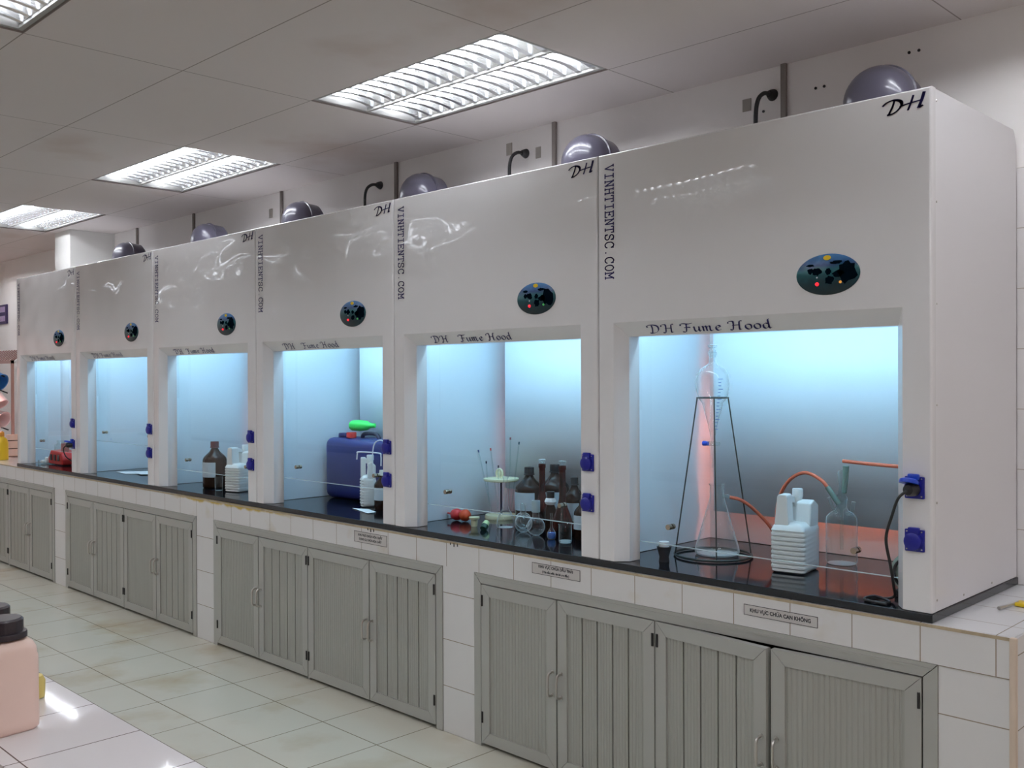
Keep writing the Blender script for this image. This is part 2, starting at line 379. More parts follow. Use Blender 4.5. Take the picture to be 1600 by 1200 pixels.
def build_fixture():
    """recessed twin-trough louvred light, origin at its lower left corner, size 1.2 x 0.6"""
    t = thing('ceiling_light', 'x', 'light', (0, 0, ZC), 'louvred fluorescent ceiling lights')
    fr = MB()
    e = 0.022
    for x0, x1, y0, y1 in ((0.003, 1.197, 0.003, e), (0.003, 1.197, .6-e, .597), (0.003, e, e, .6-e), (1.2-e, 1.197, e, .6-e), (e, 1.2-e, .292, .308)):
        fr.box(x0, x1, y0, y1, ZC-0.006, ZC+0.05)
    fr.build('frame', M_frame, t)
    bx = MB().box(0.01, 1.19, 0.01, .59, ZC+0.105, ZC+0.11)
    for a in ((0.008, 0.012, 0.01, .59), (1.188, 1.192, 0.01, .59)): bx.box(a[0], a[1], a[2], a[3], ZC+0.0, ZC+0.11)
    for a in ((0.01, 1.19, 0.008, 0.012), (0.01, 1.19, .588, .592)): bx.box(a[0], a[1], a[2], a[3], ZC+0.0, ZC+0.11)
    bx.build('housing', M_white, t)
    for k, yc in enumerate((0.157, 0.443)):
        tr = MB(); prof = []
        for q in range(-6, 7):
            u = q/6; prof.append((yc+0.133*u, ZC+0.004+0.085*(1-u*u)))
        vs = []
        for (y, z) in prof: vs += [(0.024, y, z+.001), (1.176, y, z+.001)]
        tr.add(vs, [(2*i, 2*i+1, 2*i+3, 2*i+2) for i in range(len(prof)-1)])
        # cross blades: V section, wide at the bottom, with a dished lower edge
        nb = 15
        for i in range(nb):
            x = 0.06+(1.08)*i/(nb-1); vs = []; n = 8
            for q in range(n+1):
                u = -1+2*q/n; y = yc+0.131*u
                zl = ZC+0.004+0.014*(1-u*u)
                zt = ZC+0.006+0.030*(1-u*u*0.9)
                vs += [(x-.0015, y, zt), (x+.011, y, zl), (x-.011, y, zl)]
            fs = []
            for q in range(n):
                a = 3*q; b = 3*(q+1); fs += [(a, a+1, b+1, b), (a+1, a+2, b+2, b+1), (a+2, a, b, b+2)]
            tr.add(vs, fs)
        tr.build('louvre', M_refl, t, smooth=30)
        MB().cyl((0.05, yc, ZC+0.056), 0.014, 1.1, n=12, axis='x').build('fluorescent_tube', M_tube, t, smooth=40)
    return t
def copy_tree(o, parent=None):
    c = o.copy(); COL.objects.link(c)
    if parent is not None: c.parent = parent
    for ch in list(o.children): copy_tree(ch, c)
    return c
def place_fixtures():
    proto = build_fixture()
    labs = {(0, 0): 'lit louvred ceiling light above the second and third fume hoods, largest in view',
            (-2, 0): 'lit louvred ceiling light, middle one of the row over the fume hoods',
            (-4, 0): 'lit louvred ceiling light nearest the wall column at the far left',
            (0, -3): 'lit louvred ceiling light cut off by the top left corner of the picture'}
    first = True
    for (i, j) in FIX:
        o = proto if first else copy_tree(proto); first = False
        o.location = (CX+1.2*i, CY+0.6*j, ZC)
        o['label'] = labs.get((i, j), 'louvred ceiling light outside the view, recessed in the panelled ceiling')
place_fixtures()

# ------------------------------------------------------------------ lettering
def stroke(mb, pts, nib, M, closed=False, sub=5, minw=0.0):
    """broad-nib stroke: a polyline swept by the nib vector, plus a minimum width"""
    P = smoothpath([(p[0], p[1], 0) for p in pts], sub)
    for a, b in zip(P[:-1], P[1:]):
        d = (b-a)
        if d.length < 1e-7: continue
        nrm = Vector((-d.y, d.x, 0)).normalized()
        nv = Vector((nib[0], nib[1], 0))
        w_ = nrm*max(minw, abs(nv.dot(nrm)))
        e = d.normalized()*minw*0.6
        q = [a-e-w_, b+e-w_, b+e+w_, a-e+w_]
        mb.add([(v.x, v.y, 0) for v in q], [(0, 1, 2, 3)], M)
CAL = {
 'D': (0.86, [[(.30, .72), (.27, .4), (.17, .02)], [(-.04, .56), (-.02, .70), (.15, .76), (.42, .76), (.66, .64), (.68, .36), (.50, .10), (.20, .0), (.02, .04)]]),
 'H': (0.86, [[(-.02, .56), (.04, .70), (.20, .74), (.32, .70), (.26, .35), (.14, .0), (.0, .03)], [(.86, .74), (.72, .72), (.62, .4), (.56, .02), (.70, .04)], [(.20, .37), (.45, .40), (.66, .39)]]),
 'F': (0.66, [[(-.04, .56), (.0, .70), (.18, .74), (.5, .70), (.78, .76)], [(.38, .72), (.30, .35), (.18, .0), (-.02, .02)], [(.16, .38), (.4, .40), (.56, .38)]]),
 'u': (0.50, [[(.0, .38), (.08, .42), (.06, .15), (.12, .01), (.26, .08), (.36, .25)], [(.40, .43), (.36, .15), (.38, .01), (.48, .08)]]),
 'm': (0.76, [[(.0, .38), (.08, .42), (.05, .0)], [(.07, .25), (.20, .42), (.28, .40), (.26, .0)], [(.28, .25), (.42, .42), (.52, .40), (.48, .08), (.56, .0), (.66, .08)]]),
 'e': (0.42, [[(.06, .20), (.22, .26), (.34, .34), (.26, .44), (.10, .36), (.04, .16), (.14, .01), (.34, .08)]]),
 'o': (0.46, [[(.22, .43), (.08, .36), (.03, .17), (.14, .01), (.32, .06), (.39, .26), (.34, .40), (.20, .43)]]),
 'd': (0.50, [[(.34, .40), (.20, .44), (.06, .32), (.04, .10), (.14, .01), (.28, .10), (.36, .30)], [(.50, .80), (.40, .72), (.36, .3), (.36, .02), (.48, .08)]]),
 ' ': (0.34, []),
}
SLAB = {
 'V': [[(.05, .7), (.3, 0)], [(.3, 0), (.55, .7)], [(-.02, .7), (.18, .7)], [(.42, .7), (.62, .7)]],
 'I': [[(.3, .7), (.3, 0)], [(.1, .7), (.5, .7)], [(.1, 0), (.5, 0)]],
 'N': [[(.1, 0), (.1, .7)], [(.1, .7), (.5, .02)], [(.5, 0), (.5, .7)], [(.0, .7), (.14, .7)], [(.0, 0), (.22, 0)], [(.38, .7), (.6, .7)]],
 'H': [[(.1, 0), (.1, .7)], [(.5, 0), (.5, .7)], [(.1, .36), (.5, .36)], [(.0, .7), (.2, .7)], [(.4, .7), (.6, .7)], [(.0, 0), (.2, 0)], [(.4, 0), (.6, 0)]],
 'T': [[(.3, 0), (.3, .7)], [(.02, .7), (.58, .7)], [(.02, .7), (.02, .52)], [(.58, .7), (.58, .52)], [(.17, 0), (.43, 0)]],
 'E': [[(.1, 0), (.1, .7)], [(0, .7), (.54, .7)], [(0, 0), (.56, 0)], [(.1, .36), (.36, .36)], [(.54, .7), (.54, .55)], [(.56, 0), (.56, .16)], [(.36, .45), (.36, .27)]],
 'S': [[(.52, .55), (.42, .69), (.2, .70), (.08, .55), (.16, .42), (.42, .33), (.54, .18), (.42, .01), (.18, .0), (.06, .14)], [(.53, .70), (.53, .5)], [(.06, .2), (.06, 0)]],
 'C': [[(.54, .52), (.44, .68), (.26, .71), (.08, .54), (.05, .35), (.08, .14), (.26, -.01), (.46, .03), (.56, .16)], [(.55, .7), (.55, .5)]],
 'O': [[(.3, .71), (.12, .6), (.05, .35), (.12, .1), (.3, -.01), (.48, .1), (.55, .35), (.48, .6), (.3, .71)]],
 'M': [[(.08, 0), (.08, .7)], [(.52, 0), (.52, .7)], [(.08, .7), (.3, .28)], [(.52, .7), (.3, .28)], [(-.02, .7), (.1, .7)], [(.5, .7), (.62, .7)], [(-.02, 0), (.2, 0)], [(.4, 0), (.62, 0)]],
 '.': [[(.27, .04), (.33, .04)]],
}
LOGO = [([(-.10, .58), (.05, .74), (.30, .82), (.56, .70), (.62, .45), (.48, .16), (.26, -.02), (.08, -.04)], .045),
        ([(.34, .74), (.28, .45), (.20, .2), (.12, -.04)], .035),
        ([(.56, .34), (.80, .42), (1.30, .50)], .032),
        ([(1.06, .88), (.98, .5), (.86, .04)], .04),
        ([(1.46, .96), (1.38, .55), (1.28, .12), (1.40, .16)], .055)]

def plane_M(x, y, z, tilt=0.0):
    """text plane: u -> +x, v -> up, facing -y; tilt leans the top towards the viewer"""
    return Matrix.Translation((x, y, z)) @ Matrix.Rotation(PI/2+tilt, 4, 'X')

def name_lettering(x, width, parent, gap):
    # sits on the sloping upper reveal, which runs from (y 0, z 1.715) to (y 0.04, z 1.664)
    text = 'DH'+(' '*gap)+'Fume Hood'
    adv = sum(CAL[c][0]+0.06 for c in text)
    h = 0.046; sx = width/adv
    slope = math.atan2(0.04, 0.051)
    M0 = plane_M(x, 0.0318, 1.6735, slope) @ Matrix.Translation((0, 0, 0.0012))
    mb = MB(); u = 0; last = None
    for c in text:
        if c == ' ':
            if mb.v: mb.build('name_lettering', M_ink, parent)
            mb = MB()
        w_, st = CAL[c]
        Mx = M0 @ Matrix.Translation((u*sx, 0, 0)) @ Matrix.Diagonal((sx, h, 1, 1))
        for s_ in st: stroke(mb, s_, (0.055, 0.035), Mx, minw=0.014)
        u += w_+0.06
    return mb.build('name_lettering', M_ink, parent)

def web_lettering(x, z, parent):
    text = 'VINHTIENTSC.COM'
    mb = MB(); step = 0.0278
    M0 = plane_M(x, -0.0012, z) @ Matrix.Rotation(-PI/2, 4, 'Z')
    for i, c in enumerate(text):
        Mx = M0 @ Matrix.Translation((i*step, 0, 0)) @ Matrix.Diagonal((0.0385, 0.054, 1, 1))
        for s_ in SLAB[c]: stroke(mb, s_, (0, 0), Mx, minw=0.052, sub=4)
    return mb.build('web_lettering', M_ink, parent)

def logo_lettering(x, z, parent):
    mb = MB(); Mx = plane_M(x, -0.0012, z) @ Matrix.Diagonal((0.076, 0.046, 1, 1))
    for pts, w_ in LOGO: stroke(mb, pts, (w_*1.35, w_*1.1), Mx, minw=0.042, sub=6)
    return mb.build('logo_lettering', M_ink, parent)

# ------------------------------------------------------------------ fume hoods
ZS = 0.848      # top of the black slab
ZT = 2.330      # hood top
def control_material(c):
    m = bpy.data.materials.new('control_panel_print'); t, b = nt(m); N = t.nodes; L = t.links
    g = N.new('ShaderNodeTexCoord'); sp = N.new('ShaderNodeSeparateXYZ')
    mp = N.new('ShaderNodeMapping'); mp.inputs['Location'].default_value = (-c[0], 0, -c[2]); L.new(g.outputs['Object'], mp.inputs[0]); L.new(mp.outputs[0], sp.inputs[0])
    n = N.new('ShaderNodeTexNoise'); n.inputs['Scale'].default_value = 28; L.new(g.outputs['Object'], n.inputs['Vector'])
    ad = N.new('ShaderNodeMath'); ad.operation = 'MULTIPLY_ADD'; L.new(n.outputs['Fac'], ad.inputs[0]); ad.inputs[1].default_value = 0.045; L.new(sp.outputs['Z'], ad.inputs[2])
    mr = N.new('ShaderNodeMapRange'); mr.inputs['From Min'].default_value = -0.045; mr.inputs['From Max'].default_value = 0.085; L.new(ad.outputs[0], mr.inputs['Value'])
    cr = N.new('ShaderNodeValToRGB'); L.new(mr.outputs[0], cr.inputs[0]); e = cr.color_ramp.elements
    e[0].position = 0; e[0].color = lin(8, 28, 32); e[1].position = 1; e[1].color = lin(70, 130, 185)
    for p_, c_ in ((0.35, lin(10, 52, 62)), (0.62, lin(18, 92, 100)), (0.75, lin(20, 62, 112))):
        k = e.new(p_); k.color = c_
    L.new(cr.outputs[0], b.inputs['Base Color']); b.inputs['Roughness'].default_value = 0.3
    return m
M_led_r = pmat('red_indicator', lin(230, 30, 40), emit=lin(255, 30, 45), estr=1.6)
M_led_y = pmat('amber_indicator', lin(210, 150, 60), emit=lin(230, 160, 70), estr=0.5)
M_led_g = pmat('green_indicator', lin(60, 150, 80), emit=lin(70, 170, 90), estr=0.35)
M_led_w = pmat('white_mark', lin(200, 210, 220))
M_hill = pmat('dark_print', lin(5, 18, 28), rough=0.8, spec=0.0)

def socket(parent, x, z, open_=False):
    b = MB().rbox(x-.028, x+.028, -.008, 0.0, z-.033, z+.030, .003)
    b.cyl((x, -.014, z), .021, .008, n=20, axis='y')
    s = b.build('power_socket', M_blue, parent, smooth=35)
    for dx in (-.021, .021):
        for dz in (-.026, .024):
            MB().cyl((x+dx, -.0095, z+dz), .0022, .002, n=8, axis='y').build('screw', M_steel, s)
    f = MB()
    if not open_:
        # round lid with a flat hinge tab on top
        f.lathe([(.0001, -.022), (.018, -.0215), (.0245, -.018), (.0255, -.012), (.0255, -.008)], (x-.002, 0, z-.004), 24, axis='y')
        f.rbox(x-.016, x+.016, -.017, -.004, z+.016, z+.036, .003)
        f.build('socket_flap', M_blue, s, smooth=40)
    else:
        f.rbox(x-.016, x+.016, -.020, -.004, z+.020, z+.038, .004)
        f.lathe([(.0001, .006), (.018, .0055), (.0245, .002), (.0255, -.004), (.0255, -.008), (.0001, -.008)], (0, 0, 0), 24, M=T(x-.004, -.034, z+.020, 0, R(-14), R(0)) @ Matrix.Scale(1.2, 4, (0, 1, 0)))
        f.build('socket_flap', M_blue2, s, smooth=40)
    return s

def blower(parent, xc):
    """grey plastic exhaust blower: snail drum lying on the hood top, rounded front, ridge near the back"""
    zc = ZT+.118; y0 = .37; prof = []
    for q in range(9):
        a = PI/2*q/8; prof.append((.118*math.sin(a)**0.8+.0001, y0+.085*(1-math.cos(a))))
    prof += [(.119, .47), (.125, .472), (.125, .482), (.118, .485), (.112, .56), (.09, .585), (.0001, .59)]
    m = MB().lathe(prof, (xc, 0, zc), 40, axis='y')
    b = m.build('exhaust_blower', M_pvc, parent, smooth=35)
    MB().rbox(xc-.11, xc+.11, .40, .58, ZT+.001, ZT+.035, .01).build('blower_base', M_pvc, b, smooth=35)

HOODS = [  # right edge x, width, blower x offset, sash bottom, knobs z, lettering gap, label
 (0.000, 1.206, -.355, .917, 1, 'first white fume hood from the right, with side panel showing and glass funnel inside'),
 (-1.210, 1.196, -.44, .948, 3, 'white fume hood holding the red bulbs, amber flasks and brown bottles'),
 (-2.410, 1.190, -.36, .985, 3, 'white fume hood with the big blue jerrycan inside'),
 (-3.604, 1.223, -.28, .954, 2, 'white fume hood with a squat brown bottle and ribbed white jugs inside'),
 (-4.831, 1.230, -.18, 1.080, 1, 'white fume hood empty except for papers on its black floor'),
 (-6.065, 1.195, -.20, .970, 1, 'leftmost white fume hood, with the red device inside'),
]
def build_hood(k):
    xr, W, bo, zs, gap, lab = HOODS[k]
    xl = xr-W
    t = thing('fume_hood', lab, 'fume hood', (xr-W/2, .35, ZS), 'row of white fume hoods on the black slab')
    o = dict(x0=xl+.070, x1=xr-.082, z1=1.715)          # outer edge of the sloping reveal, y = 0
    i = dict(x0=xl+.110, x1=xr-.112, z1=1.664)          # inner edge, y = 0.04
    r = .007
    F = MB()
    zb = ZS+.002
    # front skin
    A = [(xl+r, 0, zb), (xr-r, 0, zb), (xr-r, 0, ZT-r), (xl+r, 0, ZT-r)]
    Bv = [(o['x0'], 0, zb), (o['x1'], 0, zb), (o['x1'], 0, o['z1']), (o['x0'], 0, o['z1'])]
    Cv = [(i['x0'], .04, zb), (i['x1'], .04, zb), (i['x1'], .04, i['z1']), (i['x0'], .04, i['z1'])]
    Dv = [(i['x0'], .10, zb), (i['x1'], .10, zb), (i['x1'], .10, i['z1']), (i['x0'], .10, i['z1'])]
    F.add(A+Bv+Cv+Dv, [(0, 4, 7, 3), (5, 1, 2, 6), (7, 6, 2, 3), (4, 8, 11, 7), (9, 5, 6, 10), (11, 10, 6, 7), (8, 12, 15, 11), (13, 9, 10, 14), (15, 14, 10, 11)])
    # rounded outer edge and folded returns
    def ringrow(off_in, y): return [(xl+off_in, y, zb), (xl+off_in, y, ZT-off_in), (xr-off_in, y, ZT-off_in), (xr-off_in, y, zb)]
    rows = [ringrow(r*(1-math.sin(a)), r*(1-math.cos(a))) for a in (0, PI/8, PI/4, 3*PI/8, PI/2)]+[ringrow(0, .03)]
    for a, b in zip(rows[:-1], rows[1:]):
        F.add(a+b, [(0, 1, 5, 4), (1, 2, 6, 5), (2, 3, 7, 6)])
    # back face of the hollow front
    F.add([(xl+.012, .10, zb), (i['x0'], .10, zb), (i['x0'], .10, 1.95), (xl+.012, .10, 1.95)], [(0, 1, 2, 3)])
    F.add([(i['x1'], .10, zb), (xr-.012, .10, zb), (xr-.012, .10, 1.95), (i['x1'], .10, 1.95)], [(0, 1, 2, 3)])
    F.add([(i['x0'], .10, i['z1']), (i['x1'], .10, i['z1']), (i['x1'], .10, 1.95), (i['x0'], .10, 1.95)], [(0, 1, 2, 3)])
    fp = F.build('front_panel', M_hood, t)
    for p in fp.data.polygons: p.use_smooth = True
    fp.data.set_sharp_from_angle(angle=R(26))
    D = .712
    # side panels with the clipped top back corner
    dl = .345 if k == 5 else D
    prof = [(.0305, zb), (D, zb), (D, ZT-.05), (D-.02, ZT-.012), (D-.03, ZT-.002), (.0305, ZT-.002)]
    sp_r = MB().prism(prof, xr-.014, xr-.001, 'x').build('side_panel', M_side, t)
    profl = [(.0305, zb), (dl, zb), (dl, ZT-.002), (.0305, ZT-.002)]
    MB().prism(profl, xl+.001, xl+.014, 'x').build('side_panel', M_side, t)
    if k == 5:
        MB().box(xl+.014, xl+.20, .333, .345, zb, ZT-.002).box(xl+.188, xl+.20, .345, D, zb, ZT-.002).build('notched_corner_panel', M_side, t)
    xb = xl+(.20 if k == 5 else .014)
    tp = MB().box(xb, xr-.014, .0305, D-.03, ZT-.012, ZT-.002)
    if k == 5: tp.box(xl+.014, xb, .0305, .333, ZT-.012, ZT-.002)
    tp.build('top_panel', M_hood, t)
    MB().box(xb, xr-.0145, D-.012, D, zb, ZT-.05).build('back_panel', M_orange if k == 0 else M_glow_tint, t)
    # lining of the side walls
    MB().box(xl+.0145, xl+.02, .1005, (D-.0125 if k != 5 else .332), zb, 1.95).build('side_lining', M_inner, t)
    MB().box(xr-.02, xr-.0145, .1005, D-.0125, zb, 1.95).build('side_lining', M_inner, t)
    ic = MB().box(xb+.001, xr-.021, .101, D-.013, 1.95, 1.962)
    if k == 5: ic.box(xl+.021, xb+.001, .101, .332, 1.95, 1.962)
    ic.build('inner_ceiling', M_inner, t)
    # baffle with edges curled back
    bx0 = (xb if k == 5 else xl)+.085; bx1 = xr-.07; pts = []
    for a in range(5):
        q = PI/2*a/4; pts.append((bx0+.012*(1-math.sin(q)), .635-.015*math.sin(q)))
    pts = [(bx0+.012*(1-math.cos(PI/2*a/4)), .632-.012*math.sin(PI/2*a/4)) for a in range(5)]
    pts += [(bx1-.012*(1-math.cos(PI/2*a/4)), .632-.012*math.sin(PI/2*a/4)) for a in range(4, -1, -1)]
    bm_ = MB(); vs = []
    for (x, y) in pts: vs += [(x, y, .975), (x, y+.0, 1.93)]
    bm_.add(vs, [(2*a, 2*a+2, 2*a+3, 2*a+1) for a in range(len(pts)-1)])
    bf = bm_.build('baffle', M_baffle, t, smooth=40)
    md = bf.modifiers.new('thick', 'SOLIDIFY'); md.thickness = .004; md.offset = 0
    # glass sash
    gx0, gx1 = i['x0']-.012, i['x1']+.012
    sash = MB().add([(gx0, .1075, zs), (gx1, .1075, zs), (gx1, .1075, 1.70), (gx0, .1075, 1.70)], [(0, 1, 2, 3)]).build('sash', M_pane, t)
    MB().box(gx0, gx1, .1045, .1105, zs-.0025, zs-.0002).build('glass_edge', M_edge, sash)
    for kx in (xl+.243, xr-.272):
        kn = MB().cyl((kx, .088, zs+.065), .010, .016, n=14, axis='y')
        kn.cyl((kx, .1105, zs+.065), .010, .012, n=14, axis='y')
        kn.build('knob', M_knob, sash, smooth=40)
    # tube under the inner ceiling
    MB().cyl((xl+.10, .17, 1.83), .014, W-.2, n=12, axis='x').build('light_tube', M_htube, t, smooth=40)
    # assumed warm lamp strip added in the plenum, unseen behind the baffle, for the glow
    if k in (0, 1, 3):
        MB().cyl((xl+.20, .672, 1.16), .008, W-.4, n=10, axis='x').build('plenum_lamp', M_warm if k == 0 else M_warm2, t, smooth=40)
    # control plate
    cx, cz = xr-.309, 1.826
    cm = control_material((cx-(xr-W/2), 0, cz-ZS))
    cp = MB().lathe([(.0001, -.004), (.0985, -.004), (.1025, -.002), (.1025, 0)], (0, 0, 0), 48, axis='y', M=Matrix.Translation((cx, 0, cz)) @ Matrix.Diagonal((1, 1, .605, 1))).build('control_panel', cm, t, smooth=40)
    MB().lathe([(.0001, -.009), (.0045, -.008), (.0058, -.0042)], (cx-.033, 0, cz-.028), 14, axis='y').build('red_light', M_led_r, cp, smooth=60)
    MB().lathe([(.0001, -.008), (.0035, -.0075), (.0044, -.0042)], (cx+.042, 0, cz-.026), 14, axis='y').build('indicator_light', M_led_y if k == 0 else M_led_g, cp, smooth=60)
    MB().cyl((cx-.033, -.006, cz-.008), .0025, .0018, n=10, axis='y').build('white_mark', M_led_w, cp)
    MB().lathe([(.0001, -.0055), (.012, -.0053), (.0125, -.0042)], (0, 0, 0), 20, axis='y', M=Matrix.Translation((cx, 0, cz+.050)) @ Matrix.Diagonal((1, 1, .6, 1))).build('emblem', M_yellow, cp)
    hl = MB()
    for (hx, hz, a, b) in ((.062, .004, .034, .036), (.035, .0, .02, .012), (-.033, .010, .017, .012), (.004, .008, .011, .010), (.006, -.018, .016, .014), (-.055, .012, .010, .010), (.03, .034, .02, .006), (-.055, .030, .014, .005)):
        n = 18; jit = [random.uniform(.72, 1.12) for _ in range(n)]
        hl.add([(cx+hx, -.0046, cz+hz)]+[(cx+hx+a*jit[q]*math.cos(2*PI*q/n), -.0046, cz+hz+b*jit[q]*math.sin(2*PI*q/n)) for q in range(n)], [(0, 1+q, 1+(q+1) % n) for q in range(n)])
    hl.build('printed_hills', M_hill, cp)
    name_lettering(xl+(.212 if k == 0 else .245), .485, t, gap)
    web_lettering(xl+.034, 2.288, t)
    logo_lettering(xr-.130, 2.272, t)
    socket(t, xr-.046, 1.203, open_=(k == 0))
    socket(t, xr-.046, 1.053, open_=(k == 5))
    blower(t, xr+bo)
    if k == 0:
        for (y, z) in ((.037, 2.295), (.026, 2.01), (.018, 1.722), (.018, 1.435), (.018, 1.158), (.018, .882), (.24, .865), (.477, .865)):
            yy = max(y, .038)
            MB().lathe([(.0001, .0016), (.003, .001), (.0036, -.0005)], (xr, yy, z), 10, axis='x').build('screw', M_steel, t, smooth=60)
    return t
for k in range(6): build_hood(k)

# ------------------------------------------------------------------ black slab and the tiled counter
MB().rbox(-7.262, 0.003, -.004, .716, .8235, ZS, .002).build('worktop_slab', M_granite, label='long polished black slab under the row of fume hoods', category='worktop')

ZTOP = .823
def build_counter():
    t = thing('tiled_counter', 'white tiled masonry counter with cabinet bays under the fume hoods', 'counter', (-4.0, .35, 0))
    MB().box(-10.9, .215, 0.0, .718, .777, ZTOP-.0004).build('worktop', M_top_tile, t)
    MB().box(-10.9, .212, -.008, -.0005, .7125, ZTOP-.001).build('apron', M_apron, t)
    MB().box(-10.9, .215, 0.0, .03, .7125, .7765).build('apron_beam', M_paint, t)
    for x0, x1 in ((-1.89, -1.872), ): pass
    for x0, x1 in ((-2.07, -1.873), (-4.262, -4.06), (-6.458, -6.249), (-8.66, -8.455)):
        MB().box(x0, x1, -.006, .716, 0.001, .712).build('column', M_pillar_tile, t)
    MB().box(.020, .214, -.006, .716, 0.001, .712).build('column', grid_mat('right_column_tiles', TILEW, TG, 'z', (0.2,), (0.577,), 0.003, rough=0.25, var=0.03), t)
    MB().box(.2155, .222, 0.0, .716, 0.001, ZTOP-.002).build('end_tiling', M_endtile, t)
    MB().rbox(.206, .224, -.014, .004, 0.001, ZTOP+.0, .004).build('corner_strip', pmat('cream_corner_strip', lin(206, 188, 170), rough=.5, var=.12, vscale=12), t, smooth=40)
    MB().box(.020, .206, -.0088, -.006, .7105, .7125).build('cement_joint', pmat('joint_cement', lin(150, 138, 122), rough=.9), t)
    for xm in (-2.60, -2.02):
        mk = MB()
        for q, h in enumerate((.010, .016, .013)): mk.box(xm+.022*q, xm+.022*q+.005, -.0102, -.0085, .818-h, .818)
        mk.build('dark_marks', M_black, t)
    # chipped cement line under the slab
    MB().box(-10.9, .206, -.0095, -.0082, ZTOP-.010, ZTOP-.001).build('cement_joint', pmat('cement', lin(176, 160, 135), rough=.9, var=.35, vscale=25), t)
build_counter()

# ------------------------------------------------------------------ cabinets
def ribs(mb, x0, x1, z0, z1, y, pitch=.0175, depth=.0016):
    n = max(2, round((x1-x0)/pitch)); vs = []; prof = []
    for i in range(n):
        a = x0+(x1-x0)*i/n; p = (x1-x0)/n
        for u, d in ((0, 0), (.12, depth), (.30, depth), (.42, 0), ):
            prof.append((a+p*u, y+d))
    prof.append((x1, y))
    for (x, yy) in prof: vs += [(x, yy, z0), (x, yy, z1)]
    mb.add(vs, [(2*i, 2*i+2, 2*i+3, 2*i+1) for i in range(len(prof)-1)])
def boards(mb, x0, x1, z0, z1, y, n=5):
    w_ = (x1-x0)/n
    for i in range(n):
        a, b = x0+w_*i+(.0028 if i else 0), x0+w_*(i+1)-.0028*(i < n-1)
        ribs(mb, a, b, z0, z1, y, pitch=.014, depth=.0010)
        mb.add([(a, y, z0), (a, y+.010, z0), (a, y+.010, z1), (a, y, z1), (b, y, z0), (b, y+.010, z0), (b, y+.010, z1), (b, y, z1)], [(0, 1, 2, 3), (4, 7, 6, 5)])
    
def handle(mb, x, z, y0):
    pts = [(x, y0, z+.045), (x, y0-.018, z+.043), (x, y0-.027, z+.030), (x, y0-.028, z), (x, y0-.027, z-.034), (x, y0-.018, z-.044), (x, y0, z-.045)]
    mb.tube(smoothpath(pts, 4), .0048, 8)
    mb.cyl((x, y0-.003, z+.045), .008, .003, n=10, axis='y'); mb.cyl((x, y0-.003, z-.045), .008, .003, n=10, axis='y')

def build_cabinet(x0, x1, bounds, kinds, ajar, lab, zh):
    """one bay: frame, four doors hung in two pairs"""
    t = thing('cabinet', lab, 'cabinet', ((x0+x1)/2, .1, 0), 'aluminium cabinets under the counter')
    zt = .7115; f = MB(); fw = .04
    y0, y1 = -.010, .035
    g = .0016
    f.prism([(x0+g, zt), (x1-g, zt), (x1-fw-g, zt-fw), (x0+fw+g, zt-fw)], y0, y1, 'y')
    f.prism([(x0, .001), (x0+fw, .001), (x0+fw, zt-fw-g), (x0, zt-g)], y0, y1, 'y')
    f.prism([(x1, .001), (x1, zt-g), (x1-fw, zt-fw-g), (x1-fw, .001)], y0, y1, 'y')
    f.prism([(x0+.012, zt-.012), (x1-.012, zt-.012), (x1-.018, zt-.018), (x0+.018, zt-.018)], y0-.003, y0+.002, 'y')
    f.prism([(bounds[2]-.008, .001), (bounds[2]+.008, .001), (bounds[2]+.008, zt-fw), (bounds[2]-.008, zt-fw)], y0+.004, y1, 'y')
    f.build('frame', M_alu, t)
    MB().box(x0+.002, x1-.002, .45, .46, .002, .705).box(x0+.002, x1-.002, .036, .45, .002, .01).build('cabinet_interior', M_dark, t)
    dz0, dz1 = .016, zt-fw-.004
    for q in range(4):
        a, b = bounds[q]+.004, bounds[q+1]-.004
        hinge_left = q in (0, 2)
        hx = a if hinge_left else b
        M = T(hx, .0, 0, R(-ajar[q]) if hinge_left else R(ajar[q])) @ Matrix.Translation((-hx, 0, 0))
        yf, yb = -.012, .012; s = .046
        # wide meeting stile carries the handle
        sl, sr = s, s
        d = MB()
        d.prism([(a+g, dz1), (b-g, dz1), (b-sr-g, dz1-s), (a+sl+g, dz1-s)], yf, yb, 'y', M)
        d.prism([(a+g, dz0), (a+sl+g, dz0+s), (b-sr-g, dz0+s), (b-g, dz0)], yf, yb, 'y', M)
        d.prism([(a, dz0), (a, dz1), (a+sl, dz1-s), (a+sl, dz0+s)], yf, yb, 'y', M)
        d.prism([(b, dz0), (b-sr, dz0+s), (b-sr, dz1-s), (b, dz1)], yf, yb, 'y', M)
        dr = d.build('door', M_alu, t)
        if q in (0, 2): dr['label'] = 'ribbed door left of its handle' if kinds[q] == 'r' else 'boarded door left of its handle'
        p = MB(); pm = MB()
        if kinds[q] == 'r': ribs(pm, a+sl, b-sr, dz0+s, dz1-s, -.006)
        else:
            boards(pm, a+sl, b-sr, dz0+s, dz1-s, -.005)
            p.add([(a+sl, .006, dz0+s), (b-sr, .006, dz0+s), (b-sr, .006, dz1-s), (a+sl, .006, dz1-s)], [(0, 1, 2, 3)], M)
            p.build('seam_backing', M_dark, dr)
        MB().add(pm.v, pm.f, M).build('ribbed_panel' if kinds[q] == 'r' else 'boarded_panel', M_alu_rib, dr)
        hh = MB(); hxx = (b-.018) if hinge_left else (a+.018)
        tmp = MB(); handle(tmp, hxx, zh, yf); hh.add(tmp.v, tmp.f, M)
        hh.build('handle', M_steel, dr, smooth=40)
        for zz in (.60, .12):
            MB().cyl((hx+(.006 if hinge_left else -.006), yf-.002, zz-.02), .0045, .045, n=8).build('hinge', M_black, dr)
    return t
